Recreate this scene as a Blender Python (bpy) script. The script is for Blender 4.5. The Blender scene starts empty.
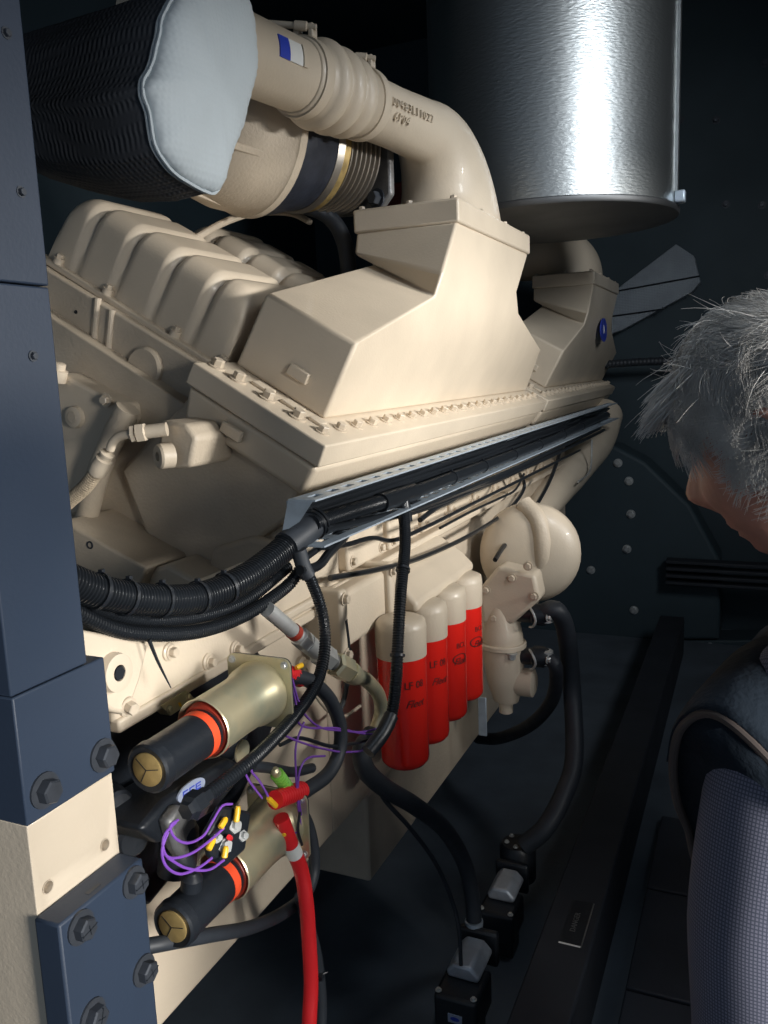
import bpy, bmesh, math, random
from mathutils import Vector, Matrix
random.seed(7)
PI = math.pi
S = bpy.context.scene
COL = S.collection
V = Vector

# ------------------------------------------------------------------ camera
F = 833.7
def _n(v): v = V(v); return v.normalized()
AY = _n((757-384, 358-512, F))          # engine axis, in camera coords (right, down, forward)
AZ = -_n((580-384, 5500-512, F))        # up
AX = AY.cross(AZ).normalized()
cam_d = bpy.data.cameras.new('camera'); cam = bpy.data.objects.new('camera', cam_d); COL.objects.link(cam)
cam_d.sensor_fit = 'VERTICAL'; cam_d.sensor_height = 36; cam_d.lens = F/1024*36
cam_d.clip_start = .02; cam_d.clip_end = 60
R3 = Matrix(((AX.x, -AX.y, -AX.z), (AY.x, -AY.y, -AY.z), (AZ.x, -AZ.y, -AZ.z)))
cam.matrix_world = R3.to_4x4()
S.camera = cam
def at(px, py, X=None, Y=None, Z=None):
    """world point seen at a pixel of the photograph on the plane X=, Y= or Z="""
    d = V((px-384, py-512, F)); w = V((d.dot(AX), d.dot(AY), d.dot(AZ)))
    t = X/w.x if X is not None else (Y/w.y if Y is not None else Z/w.z)
    return w*t

# ------------------------------------------------------------------ light and exposure
W = bpy.data.worlds.new('world'); S.world = W; W.use_nodes = True
bg = W.node_tree.nodes['Background']; bg.inputs[0].default_value = (.62, .78, 1, 1); bg.inputs[1].default_value = .26
def area(name, loc, target, sx, sy, power, col, spread=180):
    l = bpy.data.lights.new(name, 'AREA'); l.shape = 'RECTANGLE'; l.size = sx; l.size_y = sy; l.energy = power; l.color = col; l.spread = math.radians(spread)
    o = bpy.data.objects.new(name, l); COL.objects.link(o); o.location = loc
    o.rotation_euler = (V(target)-V(loc)).to_track_quat('-Z', 'Y').to_euler(); return o
area('daylight_open_door', (2.3, 1.92, .32), (-.75, 1.95, .10), .6, .30, 19, (1, .98, .94), 62)
area('low_left_fill', (1.6, .05, -.15), (-.68, .86, -.68), .5, .8, 9, (1, .98, .94), 52)  # added narrow lamp brightening mount block and starters past the man
area('silencer_highlight_lamp', (1.1, 1.35, 1.15), (-.5, 2.85, .45), .35, .7, 8.2, (.9, .95, 1), 80)  # added lamp making the silencer highlight; the roof has no hatch
area('hair_highlight_lamp', (.25, 1.25, 1.8), (.1, .9, 0), .35, .35, 1.6, (.8, .9, 1), 60)  # overhead lamp added for the hair highlight; no vent is built
area('camera_side_fill', (.1, -2.0, 1.2), (-.8, 1.2, -.2), 1.0, 1.2, 1.0, (.72, .85, 1))  # weak cool fill added behind the camera for the end faces
S.view_settings.view_transform = 'Standard'; S.view_settings.look = 'None'
S.view_settings.exposure = 0.0; S.view_settings.gamma = 1; S.view_settings.use_curve_mapping = False

# ------------------------------------------------------------------ materials
def mat(name, col, rough=.5, metal=0, var=0.0, vscale=8, bump=0, bscale=60, kind='noise', coat=0, dark=None, spec=.5, aniso=0):
    m = bpy.data.materials.new(name); m.use_nodes = True; nt = m.node_tree; N = nt.nodes; L = nt.links
    p = N['Principled BSDF']; p.inputs['Base Color'].default_value = (*col, 1); p.inputs['Roughness'].default_value = rough
    p.inputs['Metallic'].default_value = metal; p.inputs['Coat Weight'].default_value = coat; p.inputs['Specular IOR Level'].default_value = spec
    p.inputs['Anisotropic'].default_value = aniso
    tc = N.new('ShaderNodeTexCoord')
    if var:
        n = N.new('ShaderNodeTexNoise'); n.inputs['Scale'].default_value = vscale; n.inputs['Detail'].default_value = 6
        L.new(tc.outputs['Object'], n.inputs['Vector'])
        mx = N.new('ShaderNodeMix'); mx.data_type = 'RGBA'
        d = dark or tuple(c*(1-var) for c in col)
        mx.inputs[6].default_value = (*d, 1); mx.inputs[7].default_value = (*[min(1, c*(1+var*.25)) for c in col], 1)
        cr = N.new('ShaderNodeValToRGB'); cr.color_ramp.elements[0].position = .3; cr.color_ramp.elements[1].position = .6
        L.new(n.outputs['Fac'], cr.inputs[0]); L.new(cr.outputs[0], mx.inputs[0]); L.new(mx.outputs[2], p.inputs['Base Color'])
        mr = N.new('ShaderNodeMapRange'); mr.inputs['To Min'].default_value = min(1, rough*1.25); mr.inputs['To Max'].default_value = rough*.85
        L.new(n.outputs['Fac'], mr.inputs['Value']); L.new(mr.outputs[0], p.inputs['Roughness'])
    if bump:
        if kind == 'noise':
            b = N.new('ShaderNodeTexNoise'); b.inputs['Scale'].default_value = bscale; b.inputs['Detail'].default_value = 3; out = b.outputs['Fac']
            L.new(tc.outputs['Object'], b.inputs['Vector'])
        elif kind == 'streak':
            mp = N.new('ShaderNodeMapping'); mp.inputs['Scale'].default_value = (1, 1, 3.2); mp.inputs['Rotation'].default_value = (.25, .2, 0)
            b = N.new('ShaderNodeTexNoise'); b.inputs['Scale'].default_value = bscale; b.inputs['Detail'].default_value = 4; out = b.outputs['Fac']
            L.new(tc.outputs['Object'], mp.inputs[0]); L.new(mp.outputs[0], b.inputs['Vector'])
        else:   # weave / quilting grid from crossed wave bands
            outs = []
            for ax in kind:
                w = N.new('ShaderNodeTexWave'); w.wave_type = 'BANDS'; w.bands_direction = ax; w.inputs['Scale'].default_value = bscale
                L.new(tc.outputs['Object'], w.inputs['Vector']); w.inputs['Distortion'].default_value = .3; outs.append(w.outputs['Fac'])
            mm = N.new('ShaderNodeMath'); mm.operation = 'MULTIPLY'; L.new(outs[0], mm.inputs[0]); L.new(outs[1], mm.inputs[1]); out = mm.outputs[0]
        bp = N.new('ShaderNodeBump'); bp.inputs['Strength'].default_value = bump; bp.inputs['Distance'].default_value = .004
        L.new(out, bp.inputs['Height']); L.new(bp.outputs[0], p.inputs['Normal'])
    return m
M = {}
M['beige'] = mat('beige_engine_paint', (.60, .51, .395), .42, 0, .10, 5, .12, 180, coat=.12)
M['beige_d'] = mat('beige_cast_iron_paint', (.54, .455, .35), .5, 0, .16, 7, .35, 140)
M['beige_bolt'] = mat('beige_painted_bolt', (.55, .465, .36), .35, 0, .1, 30)
M['navy'] = mat('dark_blue_black_paint', (.024, .038, .066), .5, 0, .12, 3, .05, 220)
M['blk'] = mat('black_paint', (.012, .015, .02), .38, 0, .2, 12, .12, 150)
M['blkbolt'] = mat('blackened_steel_bolt', (.055, .062, .075), .45, .4, .25, 40)
M['wall'] = mat('dark_enclosure_panel', (.028, .048, .060), .65, 0, .2, 2, .1, 90)
M['floor'] = mat('dark_floor_plate', (.095, .118, .145), .6, 0, .3, 4, .15, 60)
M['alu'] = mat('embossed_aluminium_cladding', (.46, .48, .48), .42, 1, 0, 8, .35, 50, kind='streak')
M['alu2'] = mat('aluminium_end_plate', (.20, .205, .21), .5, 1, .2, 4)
M['galv'] = mat('galvanised_steel', (.50, .58, .66), .42, .55, .18, 30)
M['steel'] = mat('zinc_plated_steel', (.58, .59, .58), .35, .6, .2, 40)
M['gold'] = mat('yellow_zinc_passivated_steel', (.66, .58, .38), .33, .65, .35, 14, .05, 60, dark=(.44, .46, .34))
M['brass'] = mat('dull_brass', (.42, .30, .12), .5, .5, .35, 40)
M['plastic'] = mat('black_corrugated_plastic', (.010, .012, .015), .28, 0)
M['rubber'] = mat('black_rubber', (.024, .029, .037), .5, 0, .15, 30)
M['red'] = mat('red_filter_paint', (.80, .022, .014), .22, 0, 0, coat=.4)
M['redb'] = mat('red_insulation', (.72, .02, .025), .4, 0)
M['orange'] = mat('orange_red_label', (.85, .09, .03), .4, 0)
M['redox'] = mat('red_oxide_seal', (.30, .035, .02), .4, 0)
M['purple'] = mat('purple_wire', (.20, .07, .42), .4, 0)
M['yellow'] = mat('yellow_crimp_sleeve', (.85, .48, .02), .35, 0)
M['green'] = mat('green_spiral_cover', (.25, .62, .08), .4, 0)
M['ink'] = mat('black_ink', (.04, .01, .01), .5, 0)
M['beam'] = mat('dark_floor_steel', (.016, .020, .028), .6, 0, .2, 5, .1, 60)
M['white'] = mat('white_label', (.75, .75, .72), .5, 0)
M['blue'] = mat('blue_print', (.03, .06, .45), .4, 0)
M['badge'] = mat('pale_blue_badge', (.40, .46, .60), .4, .3, .1, 30)
M['blanket'] = mat('charcoal_blanket_fabric', (.040, .044, .052), .6, 0, .3, 6, .35, 40, kind='XY')
M['blankcap'] = mat('grey_white_blanket_fabric', (.42, .47, .50), .65, 0, .08, 9, .12, 40, kind='YZ')
M['castgrey'] = mat('grey_cast_iron', (.20, .20, .20), .5, .6, .25, 20, .3, 100)
M['bellow'] = mat('stainless_bellows', (.40, .37, .33), .35, .9, .2, 10)
M['darkband'] = mat('dark_blue_heat_band', (.03, .035, .05), .4, .2, .3, 20, .3, 60)
M['pink'] = mat('faded_red_bracket', (.22, .04, .045), .6, 0, .3, 20)
M['skin'] = mat('skin', (.46, .215, .15), .5, 0, .15, 30, .25, 90)
M['hair'] = mat('grey_white_hair', (.56, .53, .49), .42, 0, .3, 25)
M['vest'] = mat('dark_navy_vest', (.010, .015, .022), .9, 0, .2, 30, .3, 200, spec=.12)
M['piping'] = mat('brown_binding', (.055, .040, .034), .7, 0, .1, 30)
M['jeans'] = mat('dark_trousers', (.02, .024, .035), .8, 0, .2, 30)
M['shoe'] = mat('black_leather', (.012, .012, .012), .4)
def check_mat():
    m = bpy.data.materials.new('grey_blue_check_shirt'); m.use_nodes = True; nt = m.node_tree; N = nt.nodes; L = nt.links
    p = N['Principled BSDF']; p.inputs['Roughness'].default_value = .85
    tc = N.new('ShaderNodeTexCoord'); cr = N.new('ShaderNodeMix'); cr.data_type = 'RGBA'
    cr.inputs[6].default_value = (.045, .052, .08, 1); cr.inputs[7].default_value = (.17, .17, .225, 1)
    outs = []
    for ax in ('X', 'Y'):
        w = N.new('ShaderNodeTexWave'); w.bands_direction = ax; w.inputs['Scale'].default_value = 105; w.inputs['Distortion'].default_value = .15
        L.new(tc.outputs['UV'], w.inputs['Vector']); outs.append(w.outputs['Fac'])
    mm = N.new('ShaderNodeMath'); mm.operation = 'MAXIMUM'; L.new(outs[0], mm.inputs[0]); L.new(outs[1], mm.inputs[1])
    pw = N.new('ShaderNodeMath'); pw.operation = 'POWER'; pw.inputs[1].default_value = 2; L.new(mm.outputs[0], pw.inputs[0])
    sb = N.new('ShaderNodeMath'); sb.operation = 'SUBTRACT'; sb.inputs[0].default_value = 1; L.new(pw.outputs[0], sb.inputs[1])
    L.new(sb.outputs[0], cr.inputs[0]); L.new(cr.outputs[2], p.inputs['Base Color'])
    return m
M['shirt'] = check_mat()

# ------------------------------------------------------------------ object helpers
WORG = {}
def thing(name, label, cat, loc, group=None):
    o = bpy.data.objects.new(name, None); COL.objects.link(o); o.empty_display_size = .02
    o.location = loc; o['label'] = label; o['category'] = cat
    if group: o['group'] = group
    WORG[o.name] = V(loc); return o
def obj(name, bm, m, parent=None, smooth=True, bevel=0, seg=2, sub=0, angle=35):
    bmesh.ops.remove_doubles(bm, verts=bm.verts, dist=1e-6)
    bmesh.ops.recalc_face_normals(bm, faces=bm.faces)
    lo = V([min(v.co[i] for v in bm.verts) for i in range(3)]); hi = V([max(v.co[i] for v in bm.verts) for i in range(3)])
    c = (lo+hi)/2
    for v in bm.verts: v.co -= c
    me = bpy.data.meshes.new(name); bm.to_mesh(me); bm.free()
    for mm in (m if isinstance(m, (list, tuple)) else [m]): me.materials.append(mm)
    o = bpy.data.objects.new(name, me); COL.objects.link(o)
    if smooth:
        me.polygons.foreach_set('use_smooth', [True]*len(me.polygons))
        try: me.set_sharp_from_angle(angle=math.radians(angle))
        except Exception: pass
    if bevel:
        b = o.modifiers.new('bevel', 'BEVEL'); b.width = bevel; b.segments = seg; b.limit_method = 'ANGLE'; b.angle_limit = math.radians(28)
        b.harden_normals = False
    if sub:
        s = o.modifiers.new('subd', 'SUBSURF'); s.levels = sub; s.render_levels = sub
    if parent:
        o.parent = parent; o.location = c - WORG[parent.name]
    else: o.location = c
    WORG[o.name] = c; return o
def tag(o, label, cat, group=None, kind=None):
    o['label'] = label; o['category'] = cat
    if group: o['group'] = group
    if kind: o['kind'] = kind
    return o
def struct(o): o['kind'] = 'structure'; return o
def NB(): return bmesh.new()
def box(bm, x0, x1, y0, y1, z0, z1):
    vs = [bm.verts.new((x, y, z)) for x in (x0, x1) for y in (y0, y1) for z in (z0, z1)]
    for f in ((0, 1, 3, 2), (4, 6, 7, 5), (0, 4, 5, 1), (2, 3, 7, 6), (0, 2, 6, 4), (1, 5, 7, 3)): bm.faces.new([vs[i] for i in f])
    return bm
def loft(bm, loops, cap=True, closed=False):
    rs = [[bm.verts.new(p) for p in lp] for lp in loops]; n = len(rs[0])
    for a, b in zip(rs, rs[1:]+([rs[0]] if closed else [])):
        for i in range(n): bm.faces.new((a[i], a[(i+1) % n], b[(i+1) % n], b[i]))
    if cap and not closed: bm.faces.new(rs[0][::-1]); bm.faces.new(rs[-1])
    return rs
def prism(bm, pts, d):
    pts = [V(p) for p in pts]; d = V(d); return loft(bm, [pts, [p+d for p in pts]])
def frame(t):
    t = V(t).normalized(); a = V((0, 0, 1)) if abs(t.z) < .9 else V((1, 0, 0))
    u = t.cross(a).normalized(); return u, u.cross(t).normalized()
def ring(c, t, r, n=24, u=None, v=None, ru=1, rv=1, ph=0):
    if u is None: u, v = frame(t)
    c = V(c); return [c + u*math.cos(2*PI*i/n+ph)*r*ru + v*math.sin(2*PI*i/n+ph)*r*rv for i in range(n)]
def lathe(bm, c, t, prof, n=32, cap=True):
    """prof: list of (distance along axis, radius)"""
    c = V(c); t = V(t).normalized(); u, v = frame(t)
    return loft(bm, [ring(c+t*d, t, max(r, 1e-4), n, u, v) for d, r in prof], cap)
def smooth_path(pts, step):
    P = [V(p) for p in pts]; P = [P[0]*2-P[1]]+P+[P[-1]*2-P[-2]]; out = []
    for i in range(1, len(P)-2):
        k = max(2, int((P[i+1]-P[i]).length/step))
        for j in range(k):
            t = j/k; a, b, c, d = P[i-1], P[i], P[i+1], P[i+2]
            out.append(.5*((2*b)+(c-a)*t+(2*a-5*b+4*c-d)*t*t+(3*b-a-3*c+d)*t**3))
    out.append(P[-2]); return out
def resample(pts, step):
    out = [pts[0].copy()]; acc = 0
    for a, b in zip(pts, pts[1:]):
        L = (b-a).length
        if L < 1e-9: continue
        d = step-acc
        while d <= L: out.append(a.lerp(b, d/L)); d += step
        acc = (acc+L) % step
    if (out[-1]-pts[-1]).length > 1e-5: out.append(pts[-1].copy())
    return out
def tube(bm, pts, r, n=12, step=.01, corr=0, pitch=.006, cap=True):
    """swept tube; r number or list per control point; corr = corrugation depth as share of r"""
    raw = smooth_path(pts, step)
    rr = r if isinstance(r, (list, tuple)) else None
    path = resample(raw, pitch/4 if corr else step)
    tot = len(path)-1; loops = []; u = None
    for i, p in enumerate(path):
        t = (path[min(i+1, tot)]-path[max(i-1, 0)]).normalized()
        if u is None: u, v = frame(t)
        else: u = (u - t*u.dot(t)).normalized(); v = u.cross(t)
        if rr:
            s = i/tot*(len(rr)-1); k = min(int(s), len(rr)-2); rad = rr[k]+(rr[k+1]-rr[k])*(s-k)
        else: rad = r
        if corr: rad *= (1, 1, 1-corr, 1-corr)[i % 4]
        loops.append(ring(p, t, rad, n, u, v))
    loft(bm, loops, cap); return path
def bolt(bm, c, d, r, washer=True, hh=None):
    """hex head bolt with washer standing on point c, pointing along d; r = half head width"""
    c = V(c); d = V(d).normalized(); u, v = frame(d); h = hh or r*.9
    if washer: lathe(bm, c-d*r*.1, d, [(0, r*1.45), (r*.3, r*1.45)], 20)
    ph = random.random()
    a = ring(c+d*r*.1, d, r, 6, u, v, ph=ph); b = ring(c+d*(h+r*.05), d, r, 6, u, v, ph=ph); e = ring(c+d*(h+r*.2), d, r*.86, 6, u, v, ph=ph)
    loft(bm, [a, b, e])
def bolts(parent, m, pts, d, r, name='bolt', washer=True, hh=None):
    for p in pts:
        b = NB(); bolt(b, p, d, r, washer, hh); obj(name, b, m, parent)
def text_mesh(bm, s, org, ux, uy, size, depth, wrap=None, shear=0, space=1):
    """flat or cylinder-wrapped raised lettering; wrap=(center, axis, radius)"""
    cu = bpy.data.curves.new('t', 'FONT'); cu.body = s; cu.size = size; cu.extrude = depth; cu.align_x = 'CENTER'; cu.align_y = 'CENTER'; cu.shear = shear; cu.space_character = space
    cu.resolution_u = 3
    o = bpy.data.objects.new('t', cu); COL.objects.link(o); dg = bpy.context.evaluated_depsgraph_get(); dg.update()
    me = bpy.data.meshes.new_from_object(o.evaluated_get(dg)); bpy.data.objects.remove(o); bpy.data.curves.remove(cu)
    tb = bmesh.new(); tb.from_mesh(me); bpy.data.meshes.remove(me)
    if wrap: bmesh.ops.subdivide_edges(tb, edges=[e for e in tb.edges if e.calc_length() > size*.25], cuts=2)
    ux = V(ux).normalized(); uy = V(uy).normalized(); nz = ux.cross(uy); org = V(org)
    mp = {}
    for v in tb.verts:
        p = org+ux*v.co.x+uy*v.co.y+nz*v.co.z
        if wrap:
            c, ax, rad = wrap; c = V(c); ax = V(ax).normalized(); q = p-c; h = q.dot(ax); q -= ax*h
            lift = (V(org)-c); lift -= ax*lift.dot(ax); p = c+ax*h+q.normalized()*(rad+v.co.z+.0004)
        mp[v.index] = bm.verts.new(p)
    for f in tb.faces:
        try: bm.faces.new([mp[v.index] for v in f.verts])
        except ValueError: pass
    tb.free()
def copy_tree(o, off=(0, 0, 0), parent=None):
    c = o.copy(); COL.objects.link(c)
    if parent: c.parent = parent
    else: c.location = o.location+V(off)
    for ch in list(o.children): copy_tree(ch, parent=c)
    return c
C30, S30 = math.cos(math.radians(30.1)), math.sin(math.radians(30.1))
T0 = at(326, 446, X=-.72)                       # outer top corner of the near cooler flange
def K(u, v, y): return V((T0.x+C30*u+S30*v, y, T0.z-S30*u+C30*v))   # frame of the tilted engine bank
KU, KV = V((C30, 0, -S30)), V((S30, 0, C30))

# ------------------------------------------------------------------ room
FZ = -1.5
struct(obj('floor', box(NB(), -2.6, 2.4, -1.2, 4.9, FZ-.06, FZ), M['floor']))
struct(obj('ceiling', box(NB(), -2.6, 1.3, -1.2, 4.9, 1.9, 1.96), M['wall']))
struct(obj('wall_left', box(NB(), -2.66, -2.6, -1.2, 4.9, FZ, 1.96), M['wall']))
wb = box(NB(), -2.6, 2.4, 4.9, 4.96, FZ, 1.96)
wall_b = struct(obj('wall_back', wb, M['wall']))
wr = box(NB(), 1.25, 1.31, 2.5, 4.9, FZ, 1.9); box(wr, 1.25, 1.31, .75, 2.5, FZ, -.015); box(wr, 1.25, 1.31, .75, 2.5, .37, 1.9); box(wr, 1.25, 1.31, -1.2, .75, .62, 1.9)  # unseen wall added to block light; slot shaped to shade filters and turbocharger
struct(obj('light_baffle_right', wr, M['wall'], smooth=False))

# ------------------------------------------------------------------ column and mounting blocks at the left
t = thing('steel_column', 'tall dark blue black steel column filling the left edge, with two black bolts at its foot', 'column', (-.8, .63, -.4))
b = box(NB(), -.95, -.68, .577, .684, at(0, 281, X=-.68).z, 1.6); obj('upper_plate', b, M['navy'], t, bevel=.002)
b = box(NB(), -.95, -.6805, .577, .684, -.31, at(0, 281, X=-.68).z-.0015); obj('middle_plate', b, M['navy'], t, bevel=.002)
b = box(NB(), -.95, -.679, .577, .709, -.452, -.311); obj('foot_plate', b, M['navy'], t, bevel=.002)
bolts(t, M['blkbolt'], [at(44, 790, X=-.679), at(102, 755, X=-.679)], (1, 0, 0), .0135, hh=.013)
bolts(t, M['blkbolt'], [at(6, 33, X=-.68), at(33, 356, X=-.68), at(21, 192, X=-.68)], (1, 0, 0), .004, name='screw')
t = thing('engine_mount_block', 'beige painted engine mount block with two drilled holes between dark column and black bracket', 'engine mount', (-.8, .64, -.75))
b = box(NB(), -.95, -.682, .579, .706, -1.1, -.4525); blk = obj('foot_body', b, M['beige'], t, bevel=.0015)
for px, py in ((48, 887), (105, 845)):
    c = at(px, py, X=-.682); b = NB(); lathe(b, c+V((-.016, 0, 0)), (1, 0, 0), [(0, .0001), (0, .0066), (.0165, .0066), (.0168, .0078), (.0163, .0078)], 24, cap=False)
    h = obj('bolt_hole', b, M['beige_d'], t)
# real recesses
cut = NB()
for px, py in ((48, 887), (105, 845)): lathe(cut, at(px, py, X=-.682)+V((-.0155, 0, 0)), (1, 0, 0), [(0, .0068), (.03, .0068)], 24)
tmp = obj('cutter', cut, M['blk']); md = blk.modifiers.new('holes', 'BOOLEAN'); md.object = tmp; md.solver = 'EXACT'
blk.modifiers.move(1, 0)
dg = bpy.context.evaluated_depsgraph_get(); dg.update()
me = bpy.data.meshes.new_from_object(blk.evaluated_get(dg)); blk.modifiers.clear(); blk.data = me; bpy.data.objects.remove(tmp)
t = thing('support_bracket', 'thick black steel support bracket with ribbed-head bolts at lower left', 'bracket', (-.67, .64, -.8))
b = box(NB(), -.6815, -.646, .573, .705, -1.2, -.5545); obj('bracket_body', b, M['navy'], t, bevel=.003)
for px, py in ((80, 927), (133, 882), (143, 970), (92, 1015)):
    c = at(px, py, X=-.646); b = NB(); bolt(b, c, (1, 0, 0), .0128, hh=.012); bb = obj('bolt', b, M['blkbolt'], t)
    b = NB(); a = random.random()*3
    d1 = V((0, math.cos(a), math.sin(a))); d2 = V((0, -d1.z, d1.y)); x = V((.0025, 0, 0)); q = c+V((.0135, 0, 0))
    for d, s in ((d1, .011), (d2, .006)):
        e = V((0, -d.z, d.y))*.0007; prism(b, [q-d*s-e, q+d*s-e, q+d*s+e, q-d*s+e], x*.5)
    obj('scratch_mark', b, M['blk'], bb)
b = NB(); c0 = at(92, 890, Z=-.5544); prism(b, [c0+V((-.003, -.008, 0)), c0+V((.003, -.008, 0)), c0+V((.002, .012, 0)), c0+V((-.002, .012, 0))], (0, 0, .0004)); obj('chalk_mark', b, M['blkbolt'], t)

# ------------------------------------------------------------------ engine block
t = thing('engine_block', 'large beige diesel engine block with tilted cylinder bank behind the harness', 'engine', (-1.2, 1.6, -1.0))
Y0 = 1.42
cs = [(-.78, -.948), (-.78, -.25), (-.80, -.22), K(-.02, -.11, 0), K(-.9, -.11, 0), (-1.75, -.1), (-1.75, -.948)]
pts = [V((p[0], Y0, p[1] if len(p) == 2 else p[2])) for p in cs]
b = NB(); prism(b, pts, (0, 2.35, 0)); obj('crankcase', b, M['beige_d'], t, bevel=.01, seg=3)
b = box(NB(), -1.7, -.78, .76, 1.42, -.948, -.455); obj('lower_side_wall', b, M['beige'], t, bevel=.006)
b = box(NB(), -1.6, -.782, 1.585, 2.9, -1.165, -.95); obj('oil_sump', b, M['beige_d'], t, bevel=.008)
# flywheel housing shoulder
g = [(-.757, -.31), (-.757, -.447), (-.80, -.47), (-1.5, -.47), (-1.5, -.455), (-.83, -.445), (-.80, -.31)]
b = NB(); prism(b, [V((x, .8, z)) for x, z in g], (0, .66, 0)); fh = obj('flywheel_housing', b, M['beige'], t, bevel=.008, seg=3)
b = box(NB(), -.80, -.752, .80, 1.45, -.4565, -.437); obj('housing_lip', b, M['beige'], t, bevel=.004)
for px, py in ((171, 652), (210, 662), (237, 649), (129, 708)):
    c = at(px, py, X=-.752); b = NB(); lathe(b, c+V((-.02, 0, 0)), (1, 0, 0), [(0, .014), (.018, .0135), (.02, .011)], 20)
    s = obj('lug', b, M['beige'], t); b = NB(); bolt(b, c, (1, 0, 0), .0075, hh=.009); obj('bolt', b, M['beige_bolt'], s)
for px, py in ((137, 640), (155, 632), (182, 622), (205, 640)): pass
# bracket with socket plug next to the column
b = NB(); q = [(74, 628), (104, 634), (150, 642), (141, 680), (128, 716), (112, 712), (92, 700), (76, 690)]
prism(b, [at(x, y, X=-.725) for x, y in q], (-.05, 0, 0)); br = obj('cast_lug_bracket', b, M['beige'], t, bevel=.006, seg=3)
c = at(112, 672, X=-.725); b = NB(); lathe(b, c, (1, 0, 0), [(0, .0255), (.012, .024), (.0125, .0225), (.0125, .0105), (.004, .0105), (.004, .0001)], 28, cap=False); pl = obj('socket_plug', b, M['beige'], br)
b = NB(); lathe(b, c+V((.0125, 0, 0)), (1, 0, 0), [(-.007, .0095), (.0003, .0095)], 6); obj('hex_socket', b, M['blk'], pl)
c = at(128, 706, X=-.725); b = NB(); bolt(b, c, (1, -.2, -.2), .0085, hh=.012); obj('bolt', b, M['beige_bolt'], br)

# bank end: tilted ledge, cover disc, side castings
b = NB(); q = [(60, 520), (146, 568), (137, 594), (60, 560)]
prism(b, [at(x, y, Y=1.27) for x, y in q], (0, .2, 0)); lg = obj('tilted_ledge', b, M['beige_d'], t, bevel=.006, seg=3)
c = at(90, 545, Y=1.27); b = NB(); lathe(b, c, (0, -1, 0), [(0, .0085), (.0015, .008), (.0015, .005), (-.004, .005), (-.004, .0001)], 20, cap=False); obj('threaded_hole', b, M['blkbolt'], lg)
b = NB(); q = [(149, 570), (166, 564), (205, 585), (212, 604), (150, 600), (141, 590)]
prism(b, [at(x, y, Y=1.30) for x, y in q], (0, .14, 0)); obj('cast_rib', b, M['beige'], t, bevel=.01, seg=4)
# fan-shaped raised web on the bank face
b = NB(); q = [(120, 470), (190, 395), (300, 490), (288, 520), (208, 574), (150, 548)]
prism(b, [at(x, y, Y=1.40) for x, y in q], (0, .04, 0)); obj('bank_end_cover', b, M['beige_d'], t, bevel=.01, seg=3)
b = NB(); q = [(212, 548), (250, 536), (292, 548), (285, 580), (205, 578)]
prism(b, [at(x, y, Y=1.385) for x, y in q], (0, .04, 0)); obj('raised_boss', b, M['beige_d'], t, bevel=.012, seg=4)
# left casting with tube and hole
b = NB(); q = [(44, 372), (62, 374), (96, 392), (120, 404), (122, 420), (92, 468), (80, 515), (44, 515)]
prism(b, [at(x, y, Y=1.36) for x, y in q], (0, .08, 0)); ca = obj('water_jacket_casting', b, M['beige'], t, bevel=.008, seg=3)
c = at(76, 417, Y=1.36); b = NB(); lathe(b, c, (0, -1, 0), [(0, .024), (.010, .022), (.012, .018)], 28); bs = obj('boss', b, M['beige'], ca)
b = NB(); lathe(b, c+V((.0, -.0122, 0)), (0, -1, 0), [(0, .0125), (.001, .0115)], 24); obj('core_plug', b, M['beige_d'], bs)
b = NB(); lathe(b, at(58, 372, Y=1.35), (.35, 0, 1), [(-.02, .02), (.004, .02), (.006, .014), (.018, .014), (.02, .01)], 20); obj('cap_nut', b, M['beige'], ca)
b = NB(); tube(b, [at(128, 408, Y=1.34), at(112, 440, Y=1.34), at(96, 480, Y=1.34), at(84, 530, Y=1.36)], .024, 20); obj('water_tube', b, M['beige_d'], ca)
b = NB(); bolt(b, at(106, 400, Y=1.35), (0, -1, 0), .010); obj('bolt', b, M['beige_bolt'], ca)
# rocker housing under the first cover
b = NB(); vy = 1.46
A, B_ = at(34, 262, Y=vy), at(214, 372, Y=vy)
q = [A, B_, B_-KV*.15+KU*.0, A-KV*.17-KU*.05]
prism(b, q, (0, .5, 0)); rh = obj('rocker_housing', b, M['beige_d'], t, bevel=.006, seg=3)
c = at(146, 368, Y=vy); b = NB(); u, v = V((1, 0, 0)), V((0, 0, 1))
loft(b, [ring(c+V((0, dy, 0)), (0, 1, 0), r, 32, u, v) for dy, r in ((.002, .046), (-.008, .045), (-.012, .040))]); obj('round_cover_plate', b, M['beige_d'], rh)
for px, py, r in ((98, 322, .008), (112, 334, .008)):
    b = NB(); p = at(px, py-24, Y=vy); q2 = at(px-4, py+24, Y=vy); tube(b, [p, (p+q2)/2, q2], r, 10); obj('cast_rib', b, M['beige_d'], rh)
b = NB(); bolt(b, at(76, 312, Y=vy), (0, -1, 0), .003); obj('screw', b, M['blk'], rh)
# camshaft covers row on the side, below the rail
for i in range(9):
    y = 1.50+i*.215
    b = box(NB(), -.79, -.757, y, y+.185, -.405, -.29); cv = obj('side_cover', b, M['beige'], t, bevel=.008, seg=3)
    for dy in (.02, .165):
        for z in (-.315, -.385):
            b = NB(); bolt(b, V((-.757, y+dy, z)), (1, 0, 0), .0085); obj('bolt', b, M['beige_bolt'], cv)
b = box(NB(), -.80, -.747, 1.2, 3.6, -.43, -.412); obj('side_ledge', b, M['beige'], t, bevel=.005)

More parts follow.
